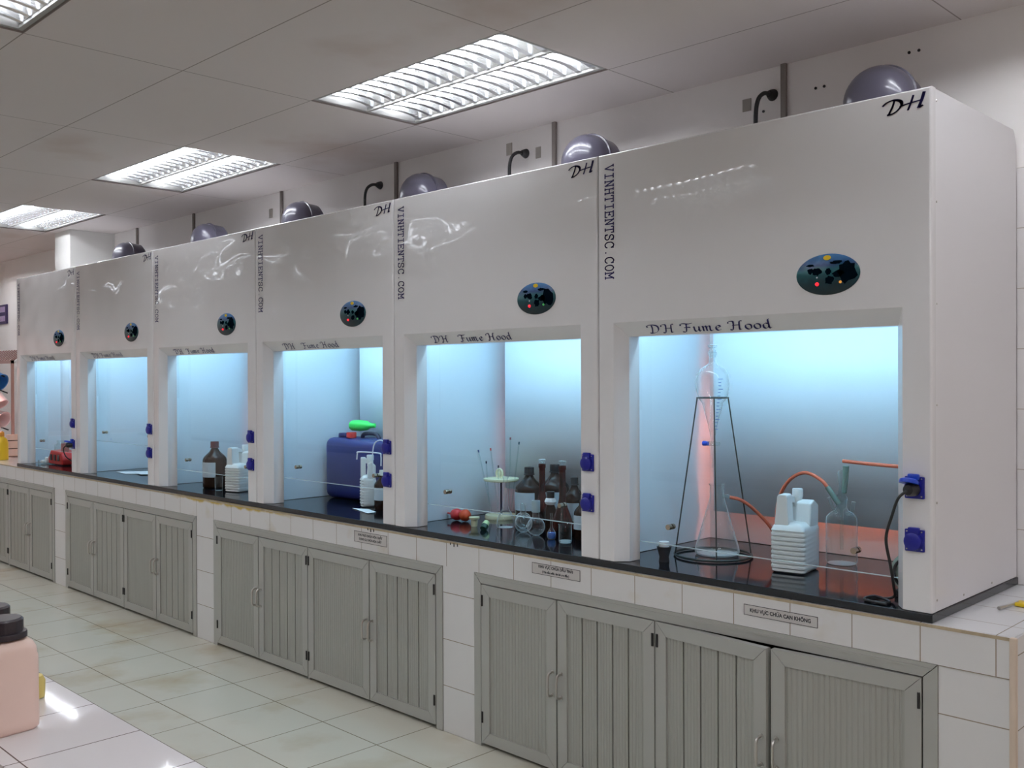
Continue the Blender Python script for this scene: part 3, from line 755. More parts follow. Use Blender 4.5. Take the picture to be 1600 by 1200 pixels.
build_cabinet(-1.871, .019, (-1.83, -1.408, -.947, -.485, -.022), 'rbbr', (0, 0, 5.0, 4.0), 'grey cabinet nearest the camera, its right pair of doors ajar at the top', .345)
build_cabinet(-4.058, -2.072, (-4.02, -3.566, -3.097, -2.585, -2.112), 'rbrb', (0, 0, 0, 0), 'grey cabinet between two white tiled columns, below the blue jerrycan hood', .345)
build_cabinet(-6.247, -4.264, (-6.208, -5.74, -5.25, -4.78, -4.304), 'rbrb', (0, 0, 0, 0), 'grey cabinet under the two fume hoods right of the leftmost', .35)
build_cabinet(-8.453, -6.46, (-8.413, -7.93, -7.45, -6.97, -6.50), 'rbbr', (0, 0, 0, 0), 'grey cabinet at the far left end, cut by the left edge of the picture', .35)

# ------------------------------------------------------------------ apron labels
def text_mesh(body, size, M, mat, name, parent, bold=.0006, sx=1.0):
    cu = bpy.data.curves.new('t', 'FONT'); cu.body = body; cu.size = size; cu.align_x = 'CENTER'; cu.align_y = 'CENTER'; cu.offset = bold
    ob = bpy.data.objects.new('t', cu); COL.objects.link(ob)
    dg = bpy.context.evaluated_depsgraph_get(); me = bpy.data.meshes.new_from_object(ob.evaluated_get(dg))
    bpy.data.objects.remove(ob)
    me.transform(M @ Matrix.Diagonal((sx, 1, 1, 1))); me.transform(Matrix.Translation(-wloc(parent)))
    me.materials.clear(); me.materials.append(mat)
    o = bpy.data.objects.new(name, me); COL.objects.link(o); o.parent = parent; return o
M_label = pmat('label_paper', lin(196, 192, 190), rough=.6)
def apron_label(x0, x1, z0, z1, lines, lab):
    t = thing('paper_label', lab, 'label', ((x0+x1)/2, -.009, (z0+z1)/2), 'paper labels stuck on the counter apron')
    MB().box(x0, x1, -.0100, -.0088, z0, z1).build('label_sheet', M_label, t)
    b = MB(); e = .0016
    for a in ((x0, x1, z0, z0+e), (x0, x1, z1-e, z1), (x0, x0+e, z0, z1), (x1-e, x1, z0, z1)): b.box(a[0], a[1], -.0104, -.0101, a[2], a[3])
    b.build('printed_border', M_black_ink, t)
    n = len(lines)
    for i, (s_, sz, sx) in enumerate(lines):
        z = (z0+z1)/2+((n-1)/2-i)*.019
        text_mesh(s_, sz, plane_M((x0+x1)/2, -.0106, z), M_black_ink, 'printed_text', t, sx=sx)
apron_label(-.595, -.339, .7505, .785, [('KHU VỰC CHỨA CAN KHÔNG', .0165, .92)], 'small paper label on the tiles above the ajar cabinet doors, one line of capitals')
apron_label(-1.538, -1.291, .755, .797, [('KHU VỰC CHỨA DẦU THẢI', .0145, .98), ('( Yêu cầu ngăn, xin bỏ can đầy )', .0115, .9)], 'paper label on the tiles below the amber flasks, with two lines of print')
apron_label(-2.704, -2.454, .745, .796, [('KHU VỰC CHỨA HÓA CHẤT', .0145, .98), ('DỤNG CỤ CHỨA HÓA CHẤT', .0135, .95)], 'paper label on the tiles below the blue jerrycan hood, with two lines of print')

# ------------------------------------------------------------------ wall above the hoods
def trunking(x, lab):
    MB().rbox(x-.012, x+.012, YB-.016, YB-.001, 2.1, ZC-.004, .003).build('wall_trunking', M_trunk, label=lab, category='cable trunking', group='grey trunking strips on the wall', loc=(x, YB-.01, 2.1))
TR = ['grey trunking strip right of the nearest black cable, reaching the ceiling', 'grey trunking strip right of the second black cable from the right', 'grey trunking strip right of the farthest black cable, left of a blower', 'fourth grey trunking strip from the right, left of a blower', 'second grey trunking strip from the left, above a dark blower', 'leftmost grey trunking strip, near the wall column']
for x, l in zip((-.851, -2.068, -3.281, -4.479, -5.675, -6.63), TR): trunking(x, l)
def wall_cable(x, z, lab):
    t = thing('power_cable', lab, 'cable', (x, YB, z), 'black cables from holes in the wall')
    MB().tube(smoothpath([(x, YB-.004, z), (x-.004, YB-.06, z-.004), (x-.012, YB-.095, z-.04), (x-.018, YB-.10, z-.12), (x-.02, YB-.085, z-.27), (x-.02, YB-.06, z-.42)], 5), .0085, 8).build('cord', M_black_rub, t, smooth=60)
    MB().lathe([(.0001, -.03), (.013, -.03), (.019, -.016), (.024, -.001)], (x, YB, z), 16, axis='y').build('grommet', M_black_rub, t, smooth=50)
wall_cable(-.904, 2.637, 'black cable bending out of the wall above the nearest fume hood')
wall_cable(-2.265, 2.629, 'black cable bending out of the wall above the second fume hood from the right')
wall_cable(-3.436, 2.638, 'black cable bending out of the wall above the blue jerrycan hood')
def wall_plate(x, z, w_, h_, lab):
    MB().rbox(x-w_/2, x+w_/2, YB-.004, YB-.0008, z-h_/2, z+h_/2, .001).build('wall_patch', pmat('patch', lin(150, 145, 138), rough=.8), label=lab, category='wall patch', group='grey patches on the wall', loc=(x, YB-.002, z))
wall_plate(-2.18, 2.62, .035, .055, 'small grey patch between a black cable and the second trunking strip from the right')
wall_plate(-2.38, 2.67, .04, .06, 'small grey patch left of the second black cable from the right')
wall_plate(-4.62, 2.62, .04, .06, 'small grey patch left of the fourth trunking strip from the right')
wall_plate(-1.02, 2.62, .04, .05, 'small grey patch left of the nearest black cable')
def wall_hole(x, z, lab):
    m = MB()
    for dx in (0, .035): m.cyl((x+dx, YB-.0035, z), .0055, .0028, n=10, axis='y')
    m.build('wall_plug', M_black_rub, label=lab, category='wall plug', group='dark wall plugs', loc=(x, YB-.002, z))
wall_hole(-.36, 2.676, 'pair of dark plug holes in the wall above the nearest blower')
wall_hole(-1.0+.02, 2.60-.02, 'pair of dark plug holes in the wall left of the nearest black cable')
wall_hole(-.72, 2.625, 'pair of dark plug holes right of the nearest trunking strip')

# ------------------------------------------------------------------ glassware and things: builders (world coordinates)
def lathe_thing(name, lab, cat, x, y, parts, group=None, z=ZS, n=28):
    t = thing(name, lab, cat, (x, y, z), group)
    for nm, prof, mat in parts:
        MB().lathe([(max(r, .0001), z+h) for r, h in prof], (x, y, 0), n).build(nm, mat, t, smooth=35)
    return t

def bottle_brown(x, y, r, h, lab, cap=M_black, label_w=True, neck=.28, z=ZS, group='brown reagent bottles'):
    nr = r*.27
    hs = h*.60
    prof = [(0, 0), (r*.92, 0), (r, .008), (r, hs)]
    prof += [(r*a, h*b) for a, b in ((.99, .615), (.95, .645), (.87, .675), (.76, .705), (.63, .735), (.50, .765), (.40, .795), (.33, .825), (.285, .85))]
    prof += [(nr, h*.86), (nr, h*.93), (0, h*.93)]
    t = lathe_thing('brown_bottle', lab, 'bottle', x, y, [('bottle_body', prof, M_brown), ('cap', [(0, h), (nr*1.22, h), (nr*1.28, h-.004), (nr*1.28, h*.885), (nr*1.42, h*.88), (nr*1.42, h*.865), (nr*1.0, h*.86)], cap)], group, z=z)
    if label_w:
        m = MB(); a0, a1, n = R(-175), R(-25), 16; vs = []
        for q in range(n+1):
            a = a0+(a1-a0)*q/n
            for zz in (h*.24, h*.56): vs.append((x+(r+.0012)*math.cos(a), y+(r+.0012)*math.sin(a), z+zz))
        m.add(vs, [(2*q, 2*q+2, 2*q+3, 2*q+1) for q in range(n)]); m.build('label', M_paperlab, t, smooth=60)
    return t

def round_flask(x, y, r, h, lab, z=ZS, neck_r=.012, frost=False, mat=None, name='round_flask'):
    mat = mat or M_glass
    prof = [(0, .001), (r*.35, .001)]
    for q in range(1, 15):
        a = -PI/2+R(18)+(PI/2-R(18)+math.acos(neck_r/r))*q/14
        prof.append((r*math.cos(a), r+r*math.sin(a)))
    zt = prof[-1][1]
    prof += [(neck_r, zt+.006), (neck_r, h-.004), (neck_r*1.25, h)]
    t = thing(name, lab, 'flask', (x, y, z), 'clear glass flasks')
    MB().lathe([(max(a, .0001), z+b) for a, b in prof], (x, y, 0), 28).build('flask_body', mat, t, smooth=50)
    if frost:
        MB().lathe([(neck_r*1.02, z+h-.05), (neck_r*1.3, z+h-.048), (neck_r*1.3, z+h), (neck_r*.9, z+h)], (x, y, 0), 24).build('frosted_neck', pmat('frosted_glass', lin(170, 190, 195), rough=.6), t, smooth=40)
    return t

def ribbed_jug(x, y, rz, h, w_, d_, lab, narrow=False):
    """white HDPE jug: ribbed lower body, tall handle column, shoulder block and screw cap"""
    t = thing('ribbed_jug', lab, 'jug', (x, y, ZS), 'white ribbed plastic jugs')
    M = T(x, y, ZS, rz)
    b = MB(); hb = h*.52; n = 8
    # ribbed body built as stacked rounded rings
    def ringpts(ox, z, rad=.016):
        pts = []; hx, hy = w_/2-ox, d_/2-ox
        for cx_, cy_, a0 in ((hx-rad, hy-rad, 0), (-hx+rad, hy-rad, 90), (-hx+rad, -hy+rad, 180), (hx-rad, -hy+rad, 270)):
            for q in range(4):
                a = R(a0+30*q); px, py = cx_+rad*math.cos(a), cy_+rad*math.sin(a); pts.append((px, py, z))
        return pts
    rows = [ringpts(.010, 0), ringpts(.002, .006)]
    # ribs only cut into the front half
    def ribrow(z, dep):
        r_ = ringpts(0, z); out = []
        for (px, py, pz) in r_:
            out.append((px, py+dep*1.3 if py < -d_*.38 else py, pz))
        return out
    for q in range(n):
        z0 = .014+(hb-.02)*q/n; z1 = .014+(hb-.02)*(q+1)/n; p = z1-z0
        rows += [ribrow(z0+p*.02, .0055), ribrow(z0+p*.28, .0), ribrow(z0+p*.72, .0), ribrow(z0+p*.95, .0055)]
    rows += [ringpts(.0, hb), ringpts(.006, hb+.014), ringpts(.02, hb+.026, .014)]
    k_ = len(rows[0]); vs = [p for r_ in rows for p in r_]
    fs = [tuple(range(k_))[::-1], tuple((len(rows)-1)*k_+i for i in range(k_))]
    for a in range(len(rows)-1):
        for i in range(k_): fs.append((a*k_+i, a*k_+(i+1) % k_, (a+1)*k_+(i+1) % k_, (a+1)*k_+i))
    b.add(vs, fs, M); b.build('ribbed_body', M_white, t, smooth=50)
    # handle column at the front left
    hc = MB()
    hc.prism([(-w_*.40, hb+.012), (w_*.02, hb+.012), (-w_*.02, h*.93), (-w_*.06, h*.955), (-w_*.26, h*.955), (-w_*.32, h*.93)], -d_*.44, -d_*.12, 'y', M)
    o = hc.build('handle', M_white, t); md = o.modifiers.new('bev', 'BEVEL'); md.width = .006; md.segments = 3; md.limit_method = 'ANGLE'
    sb = MB()
    sb.prism([(-d_*.10, hb+.010), (d_*.46, hb+.0), (d_*.47, h*.80), (d_*.20, h*.875), (-d_*.02, h*.84)], w_*.03, w_*.47, 'x', M)
    sb.prism([(-d_*.30, h*.86), (d_*.2, h*.80), (d_*.2, h*.90), (-d_*.30, h*.955)], -w_*.26, -w_*.04, 'x', M)
    sb.prism([(d_*.02, hb), (d_*.46, hb), (d_*.46, h*.78), (d_*.1, h*.82)], -w_*.40, w_*.05, 'x', M)
    o = sb.build('shoulder', M_white, t); md = o.modifiers.new('bev', 'BEVEL'); md.width = .006; md.segments = 3; md.limit_method = 'ANGLE'
    c = MB().lathe([(.0001, h), (.017, h), (.0185, h-.003), (.0185, h*.90), (.016, h*.90), (.016, h*.78)], (-.0, d_*.16, 0), 22, M)
    c.build('cap', M_white, t, smooth=35)
    return t

# ---- nearest hood
def fill_hood_1():
    # black rubber cup holding a white stopper
    lathe_thing('rubber_cone', 'black rubber cone with a white top at the left front of the nearest hood', 'rubber cone', -1.013, .135,
                [('cone_body', [(0, 0), (.019, 0), (.017, .018), (.026, .050), (.027, .054), (0, .054)], M_black_rub), ('white_insert', [(0, .072), (.018, .072), (.018, .054)], M_whitepaper)])
    # filter flask
    x, y = -.952, .388
    t = thing('filter_flask', 'large conical glass flask with side arm, standing inside the wire stand', 'flask', (x, y, ZS))
    prof = [(.0001, .001), (.070, .001), (.082, .008), (.083, .018), (.079, .035), (.034, .19), (.027, .215), (.026, .258), (.029, .262), (.031, .266)]
    MB().lathe([(r_, ZS+h) for r_, h in prof], (x, y, 0), 40).build('flask_body', M_glass, t, smooth=50)
    MB().lathe([(.0001, ZS+.0035), (.078, ZS+.0035), (.080, ZS+.010)], (x, y, 0), 40).build('thick_base', M_glass_thick, t, smooth=50)
    MB().tube([(x+.028, y, ZS+.222), (x+.045, y, ZS+.224), (x+.066, y-.004, ZS+.220)], [.008, .006, .005], 10).build('side_arm', M_glass_thick, t, smooth=60)
    # orange hose from the side arm
    MB().tube(smoothpath([(x+.058, y-.004, ZS+.221), (x+.09, y+.02, ZS+.211), (-.84, .46, ZS+.175), (-.80, .52, ZS+.10), (-.785, .56, ZS+.01)], 6), .0065, 10).build('rubber_hose', M_hose, smooth=60, label='short orange rubber hose from the conical flask down to the black slab', category='hose', loc=(x+.06, y, ZS+.2))
    MB().tube(smoothpath([(-.782, .575, ZS+.008), (-.80, .56, ZS+.12), (-.775, .54, ZS+.22), (-.72, .52, ZS+.29), (-.65, .50, ZS+.32), (-.585, .49, ZS+.30), (-.555, .49, ZS+.270)], 6), .0065, 10).build('rubber_hose', M_hose, smooth=60, label='orange rubber hose arching over the ribbed jug towards the gas jar', category='hose', loc=(-.65, .5, ZS+.3))
    MB().tube(smoothpath([(-.5595, .490, ZS+.276), (-.545, .492, ZS+.255), (-.525, .505, ZS+.218)], 5), .0095, 10).build('rubber_sleeve', M_hosegreen, smooth=60, label='green rubber sleeve at the end of the arching orange hose', category='rubber sleeve', loc=(-.54, .49, ZS+.25))
    # wire stand
    x, y = -.945, .350
    t = thing('wire_stand', 'tall dark wire tripod stand with a round base ring', 'stand', (x, y, ZS))
    zr = ZS+.592
    MB().ring((x, y, zr), .058, .0028).build('top_ring', M_wire, t, smooth=60)
    MB().ring((x, y, ZS+.006), .142, .0045, n=56).build('base_ring', M_wire, t, smooth=60)
    for a in (R(-160), R(-50), R(80)):
        c, s = math.cos(a), math.sin(a)
        if a == R(-50): pass
    for a in (R(225), R(45), R(-52)):
        c, s = math.cos(a), math.sin(a)
        MB().tube([(x+.058*c, y+.058*s, zr), (x+.142*c, y+.142*s, ZS+.008)], .0026, 8).build('leg', M_wire, t, smooth=60)
    # separating funnel sitting in the top ring
    t = thing('separating_funnel', 'clear glass separating funnel hanging in the top ring of the wire stand', 'funnel', (x, y, zr-.2))
    prof = [(.006, -.165), (.008, -.150), (.018, -.10), (.040, -.02), (.054, .0), (.062, .03), (.064, .055), (.060, .085), (.045, .108), (.022, .122), (.014, .130), (.0125, .155), (.016, .160), (.0165, .170), (.013, .172)]
    MB().lathe([(r_, zr+h) for r_, h in prof], (x, y, 0), 36).build('funnel_body', M_glass, t, smooth=50)
    st = MB().lathe([(.0001, zr+.150), (.011, zr+.150), (.013, zr+.176), (.008, zr+.182), (.008, zr+.186), (.017, zr+.190), (.018, zr+.197), (.0001, zr+.201)], (x, y, 0), 24)
    st.build('stopper', M_glass_thick, t, smooth=50)
    sc = MB().tube([(x-.022, y-.002, zr-.172), (x+.028, y+.002, zr-.172)], [.009, .007], 12)
    sc.lathe([(.006, zr-.165), (.010, zr-.172), (.006, zr-.182), (.004, zr-.235), (.0035, zr-.262)], (x, y, 0), 14)
    sc.build('stopcock', M_glass_thick, t, smooth=50)
    MB().tube([(x-.040, y-.004, zr-.172), (x-.030, y-.003, zr-.172), (x-.018, y-.002, zr-.172)], [.0095, .0095, .007], 12).build('stopcock_plug', M_blue2, t, smooth=50)
    mk = MB()
    for q in range(16):
        zz = zr+.070-q*.0125
        rr = .063 if zz > zr+.02 else max(.008, .052-(zr+.0-zz)*.26)+.0
        if zz < zr-.005: rr = .045+(zz-(zr-.02))*.27
        rr = max(rr, .012)
        a0 = R(-38); span = (.018 if q % 3 == 0 else .010)/rr
        p = [(x+(rr+.0012)*math.cos(a0+u), y+(rr+.0012)*math.sin(a0+u), zz) for u in (0, span/2, span)]
        mk.tube(p, .0011, 4)
    mk.build('scale_marks', pmat('blue_scale', lin(60, 100, 170), rough=.6), t)
    # white ribbed jug
    ribbed_jug(-.590, .315, R(9), .280, .122, .160, 'white ribbed jug standing alone in the nearest hood, beside the glass jar')
    # gas washing jar
    x, y = -.528, .535
    t = thing('gas_jar', 'clear glass jar with tall glass fittings at the back of the nearest hood', 'jar', (x, y, ZS))
    prof = [(.0001, .002), (.050, .002), (.054, .010), (.0545, .150), (.052, .168), (.040, .182), (.024, .190), (.019, .200), (.019, .222), (.024, .228)]
    MB().lathe([(r_, ZS+h) for r_, h in prof], (x, y, 0), 32).build('jar_body', M_glass_thick, t, smooth=50)
    MB().lathe([(.006, ZS+.05), (.006, ZS+.19), (.018, ZS+.205), (.021, ZS+.235), (.012, ZS+.25), (.009, ZS+.28), (.014, ZS+.30), (.016, ZS+.325), (.008, ZS+.335)], (x, y, 0), 20).build('glass_inlet', M_glass_thick, t, smooth=50)
    MB().tube(smoothpath([(x-.02, y, ZS+.178), (x-.030, y-.008, ZS+.20), (x-.040, y-.018, ZS+.235)], 4), .006, 10).build('side_nozzle', M_glass_thick, t, smooth=60)
    MB().tube(smoothpath([(x+.02, y, ZS+.178), (x+.038, y, ZS+.19), (x+.045, y, ZS+.225)], 4), .007, 10).build('side_nozzle', M_glass_thick, t, smooth=60)
    MB().tube([(x+.012, y-.005, ZS+.255), (x+.022, y-.012, ZS+.315), (x+.024, y-.014, ZS+.352)], [.009, .010, .011], 12).build('stopper', M_hosegreen, t, smooth=50)
    MB().tube([(x+.030, y-.05, ZS+.372), (x+.14, y-.06, ZS+.368), (x+.26, y-.07, ZS+.366), (x+.50, y-.08, ZS+.360)], .0065, 10).build('rubber_hose', M_hose, smooth=60, label='straight orange rubber hose running right from above the gas jar', category='hose', loc=(x+.1, y, ZS+.37))
    # pump half hidden behind the right post
    x, y = -.125, .205
    t = thing('vacuum_pump', 'small round pump with red top, half hidden behind the right post of the nearest hood', 'pump', (x, y, ZS))
    MB().lathe([(.0001, y-.055), (.050, y-.055), (.062, y-.045), (.062, y+.05), (.0001, y+.05)], (x, 0, ZS+.075), 28, axis='y').build('pump_housing', pmat('grey_green_metal', lin(150, 170, 160), rough=.4, metal=.3), t, smooth=40)
    MB().ring((x, y-.058, ZS+.075), .046, .005, axis='y').ring((x, y-.058, ZS+.075), .028, .004, axis='y').build('grille', M_black, t, smooth=50)
    MB().rbox(x-.05, x+.05, y-.05, y+.05, ZS+.001, ZS+.02, .004).build('foot', M_black, t, smooth=40)
    MB().rbox(x-.03, x+.03, y-.03, y+.03, ZS+.135, ZS+.175, .01).build('red_cover', M_red, t, smooth=40)
    # plug in the nearest upper socket and its cord
    xs = -.046
    t = thing('power_plug', 'black plug and cord hanging from the open blue socket of the nearest hood', 'plug', (xs, -.03, 1.19))
    MB().lathe([(.0001, -.055), (.014, -.052), (.019, -.040), (.020, -.0145)], (xs, 0, 1.198), 18, axis='y').build('plug_body', M_black, t, smooth=45)
    MB().tube(smoothpath([(xs, -.05, 1.197), (xs-.022, -.062, 1.175), (-.10, -.03, 1.12), (-.122, -.02, 1.05), (-.118, .0, .97), (-.130, .05, .90), (-.145, .085, .862), (-.185, .070, .853), (-.21, .035, .853), (-.175, .02, .853), (-.14, .03, .853), (-.15, .06, .853), (-.19, .055, .862), (-.20, .01, .858), (-.135, .012, .853)], 6), .0042, 8).build('cord', M_black_rub, t, smooth=60)
fill_hood_1()

# ---- second hood
def fill_hood_2():
    x, y = -2.335, .300
    t = thing('rubber_bulb', 'red and orange rubber pipette bulb lying at the left of the second hood', 'rubber bulb', (x, y, ZS))
    MB().lathe([(.0001, -.060), (.004, -.058), (.005, -.036), (.010, -.030), (.024, -.014), (.028, .004), (.024, .022), (.012, .030), (.0001, .032)], (x+.01, y, ZS+.029), 24, axis='x').build('red_bulb', M_redrub, t, smooth=50)
    MB().lathe([(.0001, -.030), (.016, -.024), (.027, -.006), (.028, .010), (.018, .026), (.0001, .030)], (x+.065, y+.004, ZS+.029), 24, axis='x').build('orange_bulb', M_orrub, t, smooth=50)
    lathe_thing('plastic_cup', 'small white plastic cup between the rubber bulbs and the pipette stand', 'cup', -2.132, .237, [('cup_body', [(0, 0), (.014, 0), (.016, .03), (.024, .034), (.025, .042), (0, .042)], M_cream)])
    t = thing('rubber_stopper', 'small green and cream stopper lying in front of the pipette stand', 'stopper', (-2.02, .196, ZS))
    Mx = T(-2.02, .196, ZS+.018, R(20), R(-55))
    MB().lathe([(.0001, -.022), (.015, -.020), (.017, .0)], (0, 0, 0), 18, Mx).build('dark_end', pmat('dark_green_rubber', lin(20, 60, 45), rough=.6), t, smooth=40)
    MB().lathe([(.017, .0005), (.013, .024), (.006, .030), (.0001, .031)], (0, 0, 0), 18, Mx).build('cream_end', pmat('pale_green_rubber', lin(190, 215, 165), rough=.6), t, smooth=40)
    # pipette stand
    x, y = -2.225, .50
    t = thing('pipette_stand', 'round cream pipette stand with a dark central rod', 'stand', (x, y, ZS))
    MB().lathe([(.0001, ZS), (.078, ZS), (.080, ZS+.006), (.076, ZS+.018), (.0001, ZS+.020)], (x, y, 0), 36).build('base_disc', M_cream, t, smooth=40)
    MB().lathe([(.0001, ZS+.178), (.080, ZS+.178), (.085, ZS+.183), (.084, ZS+.191), (.0001, ZS+.193)], (x, y, 0), 36).build('top_disc', M_cream, t, smooth=40)
    MB().cyl((x, y, ZS+.02), .0055, .158, n=12).build('rod', pmat('dark_blue_rod', lin(18, 28, 62), rough=.3), t, smooth=40)
    MB().ring((x-.01, y, ZS+.213), .020, .006, axis='y').lathe([(.0001, y-.004), (.012, y-.004), (.012, y+.004), (.0001, y+.004)], (x-.01, 0, ZS+.212), 16, axis='y').build('carrying_ring', M_cream, t, smooth=50)
    cols = [lin(30, 60, 120), lin(190, 60, 60), lin(40, 50, 80), lin(30, 90, 110), lin(50, 50, 70), lin(120, 40, 60)]
    labs = ['thin glass pipette leaning left out of the pipette stand, dark tip', 'thin glass pipette with a red tip in the pipette stand', 'thin glass pipette standing upright at the front of the pipette stand', 'thin glass pipette at the right of the pipette stand, the tallest', 'short glass pipette through the top disc of the pipette stand', 'thin glass pipette behind the rod of the pipette stand']
    for q, (a, lean, hh) in enumerate(((190, .05, .30), (150, .03, .30), (230, .01, .24), (10, .02, .34), (300, .0, .225), (90, .0, .35))):
        px, py = x+.068*math.cos(R(a)), y+.06*math.sin(R(a))
        bx, by = x+.055*math.cos(R(a)), y+.055*math.sin(R(a))
        p = thing('glass_pipette', labs[q], 'pipette', (bx, by, ZS+.02), 'glass pipettes in the stand')
        d = Vector((px-bx+lean*math.cos(R(a)), py-by, .2)).normalized()
        b0 = Vector((bx, by, ZS+.021))
        MB().tube([b0, b0+d*.04, b0+d*hh], [.0012, .0026, .0026], 8).build('pipette_tube', M_glass_thick, p, smooth=60)
        c0 = b0+d*hh
        MB().tube([c0, c0+d*.012], .0036, 8).build('coloured_tip', pmat('pipette_tip', cols[q], rough=.5), p, smooth=60)
    # conical flask with long neck
    t = thing('conical_flask', 'clear glass flask with a long narrow neck in front of the pipette stand', 'flask', (-2.005, .31, ZS), 'clear glass flasks')
    MB().lathe([(.0001, ZS+.001), (.036, ZS+.001), (.041, ZS+.010), (.039, ZS+.035), (.028, ZS+.062), (.014, ZS+.085), (.0095, ZS+.11), (.0095, ZS+.216), (.014, ZS+.224), (.014, ZS+.229)], (-2.005, .31, 0), 28).build('flask_body', M_glass, t, smooth=50)
    round_flask(-1.93, .345, .036, .11, 'round clear flask partly behind the other two round flasks')
    round_flask(-1.850, .265, .0385, .118, 'round clear glass flask, middle of the three round ones')
    round_flask(-1.752, .240, .0385, .148, 'round clear glass flask with a frosted neck, rightmost of the round ones', frost=True, neck_r=.014)
    # amber volumetric flasks
    for (x, y, h, lab) in ((-1.855, .39, .300, 'amber glass flask with tall thin neck, left of the two'), (-1.655, .300, .310, 'amber glass flask with tall thin neck, right of the two')):
        t = thing('amber_flask', lab, 'flask', (x, y, ZS), 'amber volumetric flasks')
        MB().lathe([(.0001, ZS+.001), (.040, ZS+.001), (.050, ZS+.010), (.050, ZS+.03), (.040, ZS+.075), (.022, ZS+.125), (.0145, ZS+.16), (.0135, ZS+.18), (.0135, ZS+h-.03), (.016, ZS+h-.028), (.016, ZS+h-.012)], (x, y, 0), 28).build('flask_body', M_amber, t, smooth=50)
        MB().lathe([(.0001, ZS+h-.03), (.010, ZS+h-.03), (.012, ZS+h-.010), (.009, ZS+h-.006), (.016, ZS+h+.002), (.016, ZS+h+.008), (.0001, ZS+h+.010)], (x, y, 0), 20).build('stopper', M_glass_thick, t, smooth=50)
    bottle_brown(-2.03, .49, .066, .256, 'large brown bottle with black cap and paper label, nearest the pipette stand')
    bottle_brown(-1.897, .52, .066, .276, 'large brown bottle between the two amber flask necks')
    bottle_brown(-1.675, .40, .048, .240, 'brown bottle right of the amber flasks, standing behind the beaker')
    bottle_brown(-1.545, .305, .038, .180, 'brown bottle half hidden by the right post of the second hood')
    # small dark bottle with white cotton cap
    lathe_thing('dark_bottle', 'small dark bottle with a white crumpled collar between the amber flasks', 'bottle', -1.755, .335,
                [('bottle_body', [(0, 0), (.024, 0), (.025, .10), (.015, .125), (.014, .135)], M_brown), ('black_cap', [(.017, .150), (.018, .178), (0, .18)], M_black), ('white_collar', [(.014, .120), (.022, .126), (.026, .135), (.020, .150), (.012, .152)], M_whitepaper)])
    # blue volumetric flask
    x, y = -1.64, .215
    t = thing('volumetric_flask', 'tiny glass flask with blue liquid in front of the brown bottles', 'flask', (x, y, ZS))
    MB().lathe([(.0001, ZS+.001), (.014, ZS+.001), (.019, ZS+.012), (.018, ZS+.026), (.007, ZS+.044), (.0045, ZS+.055), (.0045, ZS+.105), (.006, ZS+.108)], (x, y, 0), 20).build('flask_body', M_glass, t, smooth=50)
    MB().lathe([(.0001, ZS+.003), (.0125, ZS+.003), (.017, ZS+.013), (.0155, ZS+.028), (.0001, ZS+.029)], (x, y, 0), 20).build('blue_liquid', pmat('blue_liquid', lin(80, 125, 205), rough=.2), t, smooth=50)
    x, y = -1.537, .185
    t = thing('beaker', 'small clear glass beaker at the right front of the second hood', 'beaker', (x, y, ZS))
    MB().lathe([(.0001, ZS+.001), (.024, ZS+.001), (.0265, ZS+.006), (.0265, ZS+.072), (.029, ZS+.076)], (x, y, 0), 26).build('beaker_wall', M_glass_thick, t, smooth=50)
    MB().lathe([(.0001, ZS+.004), (.0245, ZS+.004), (.0245, ZS+.010), (.0001, ZS+.010)], (x, y, 0), 26).build('water', M_glass, t, smooth=50)
fill_hood_2()

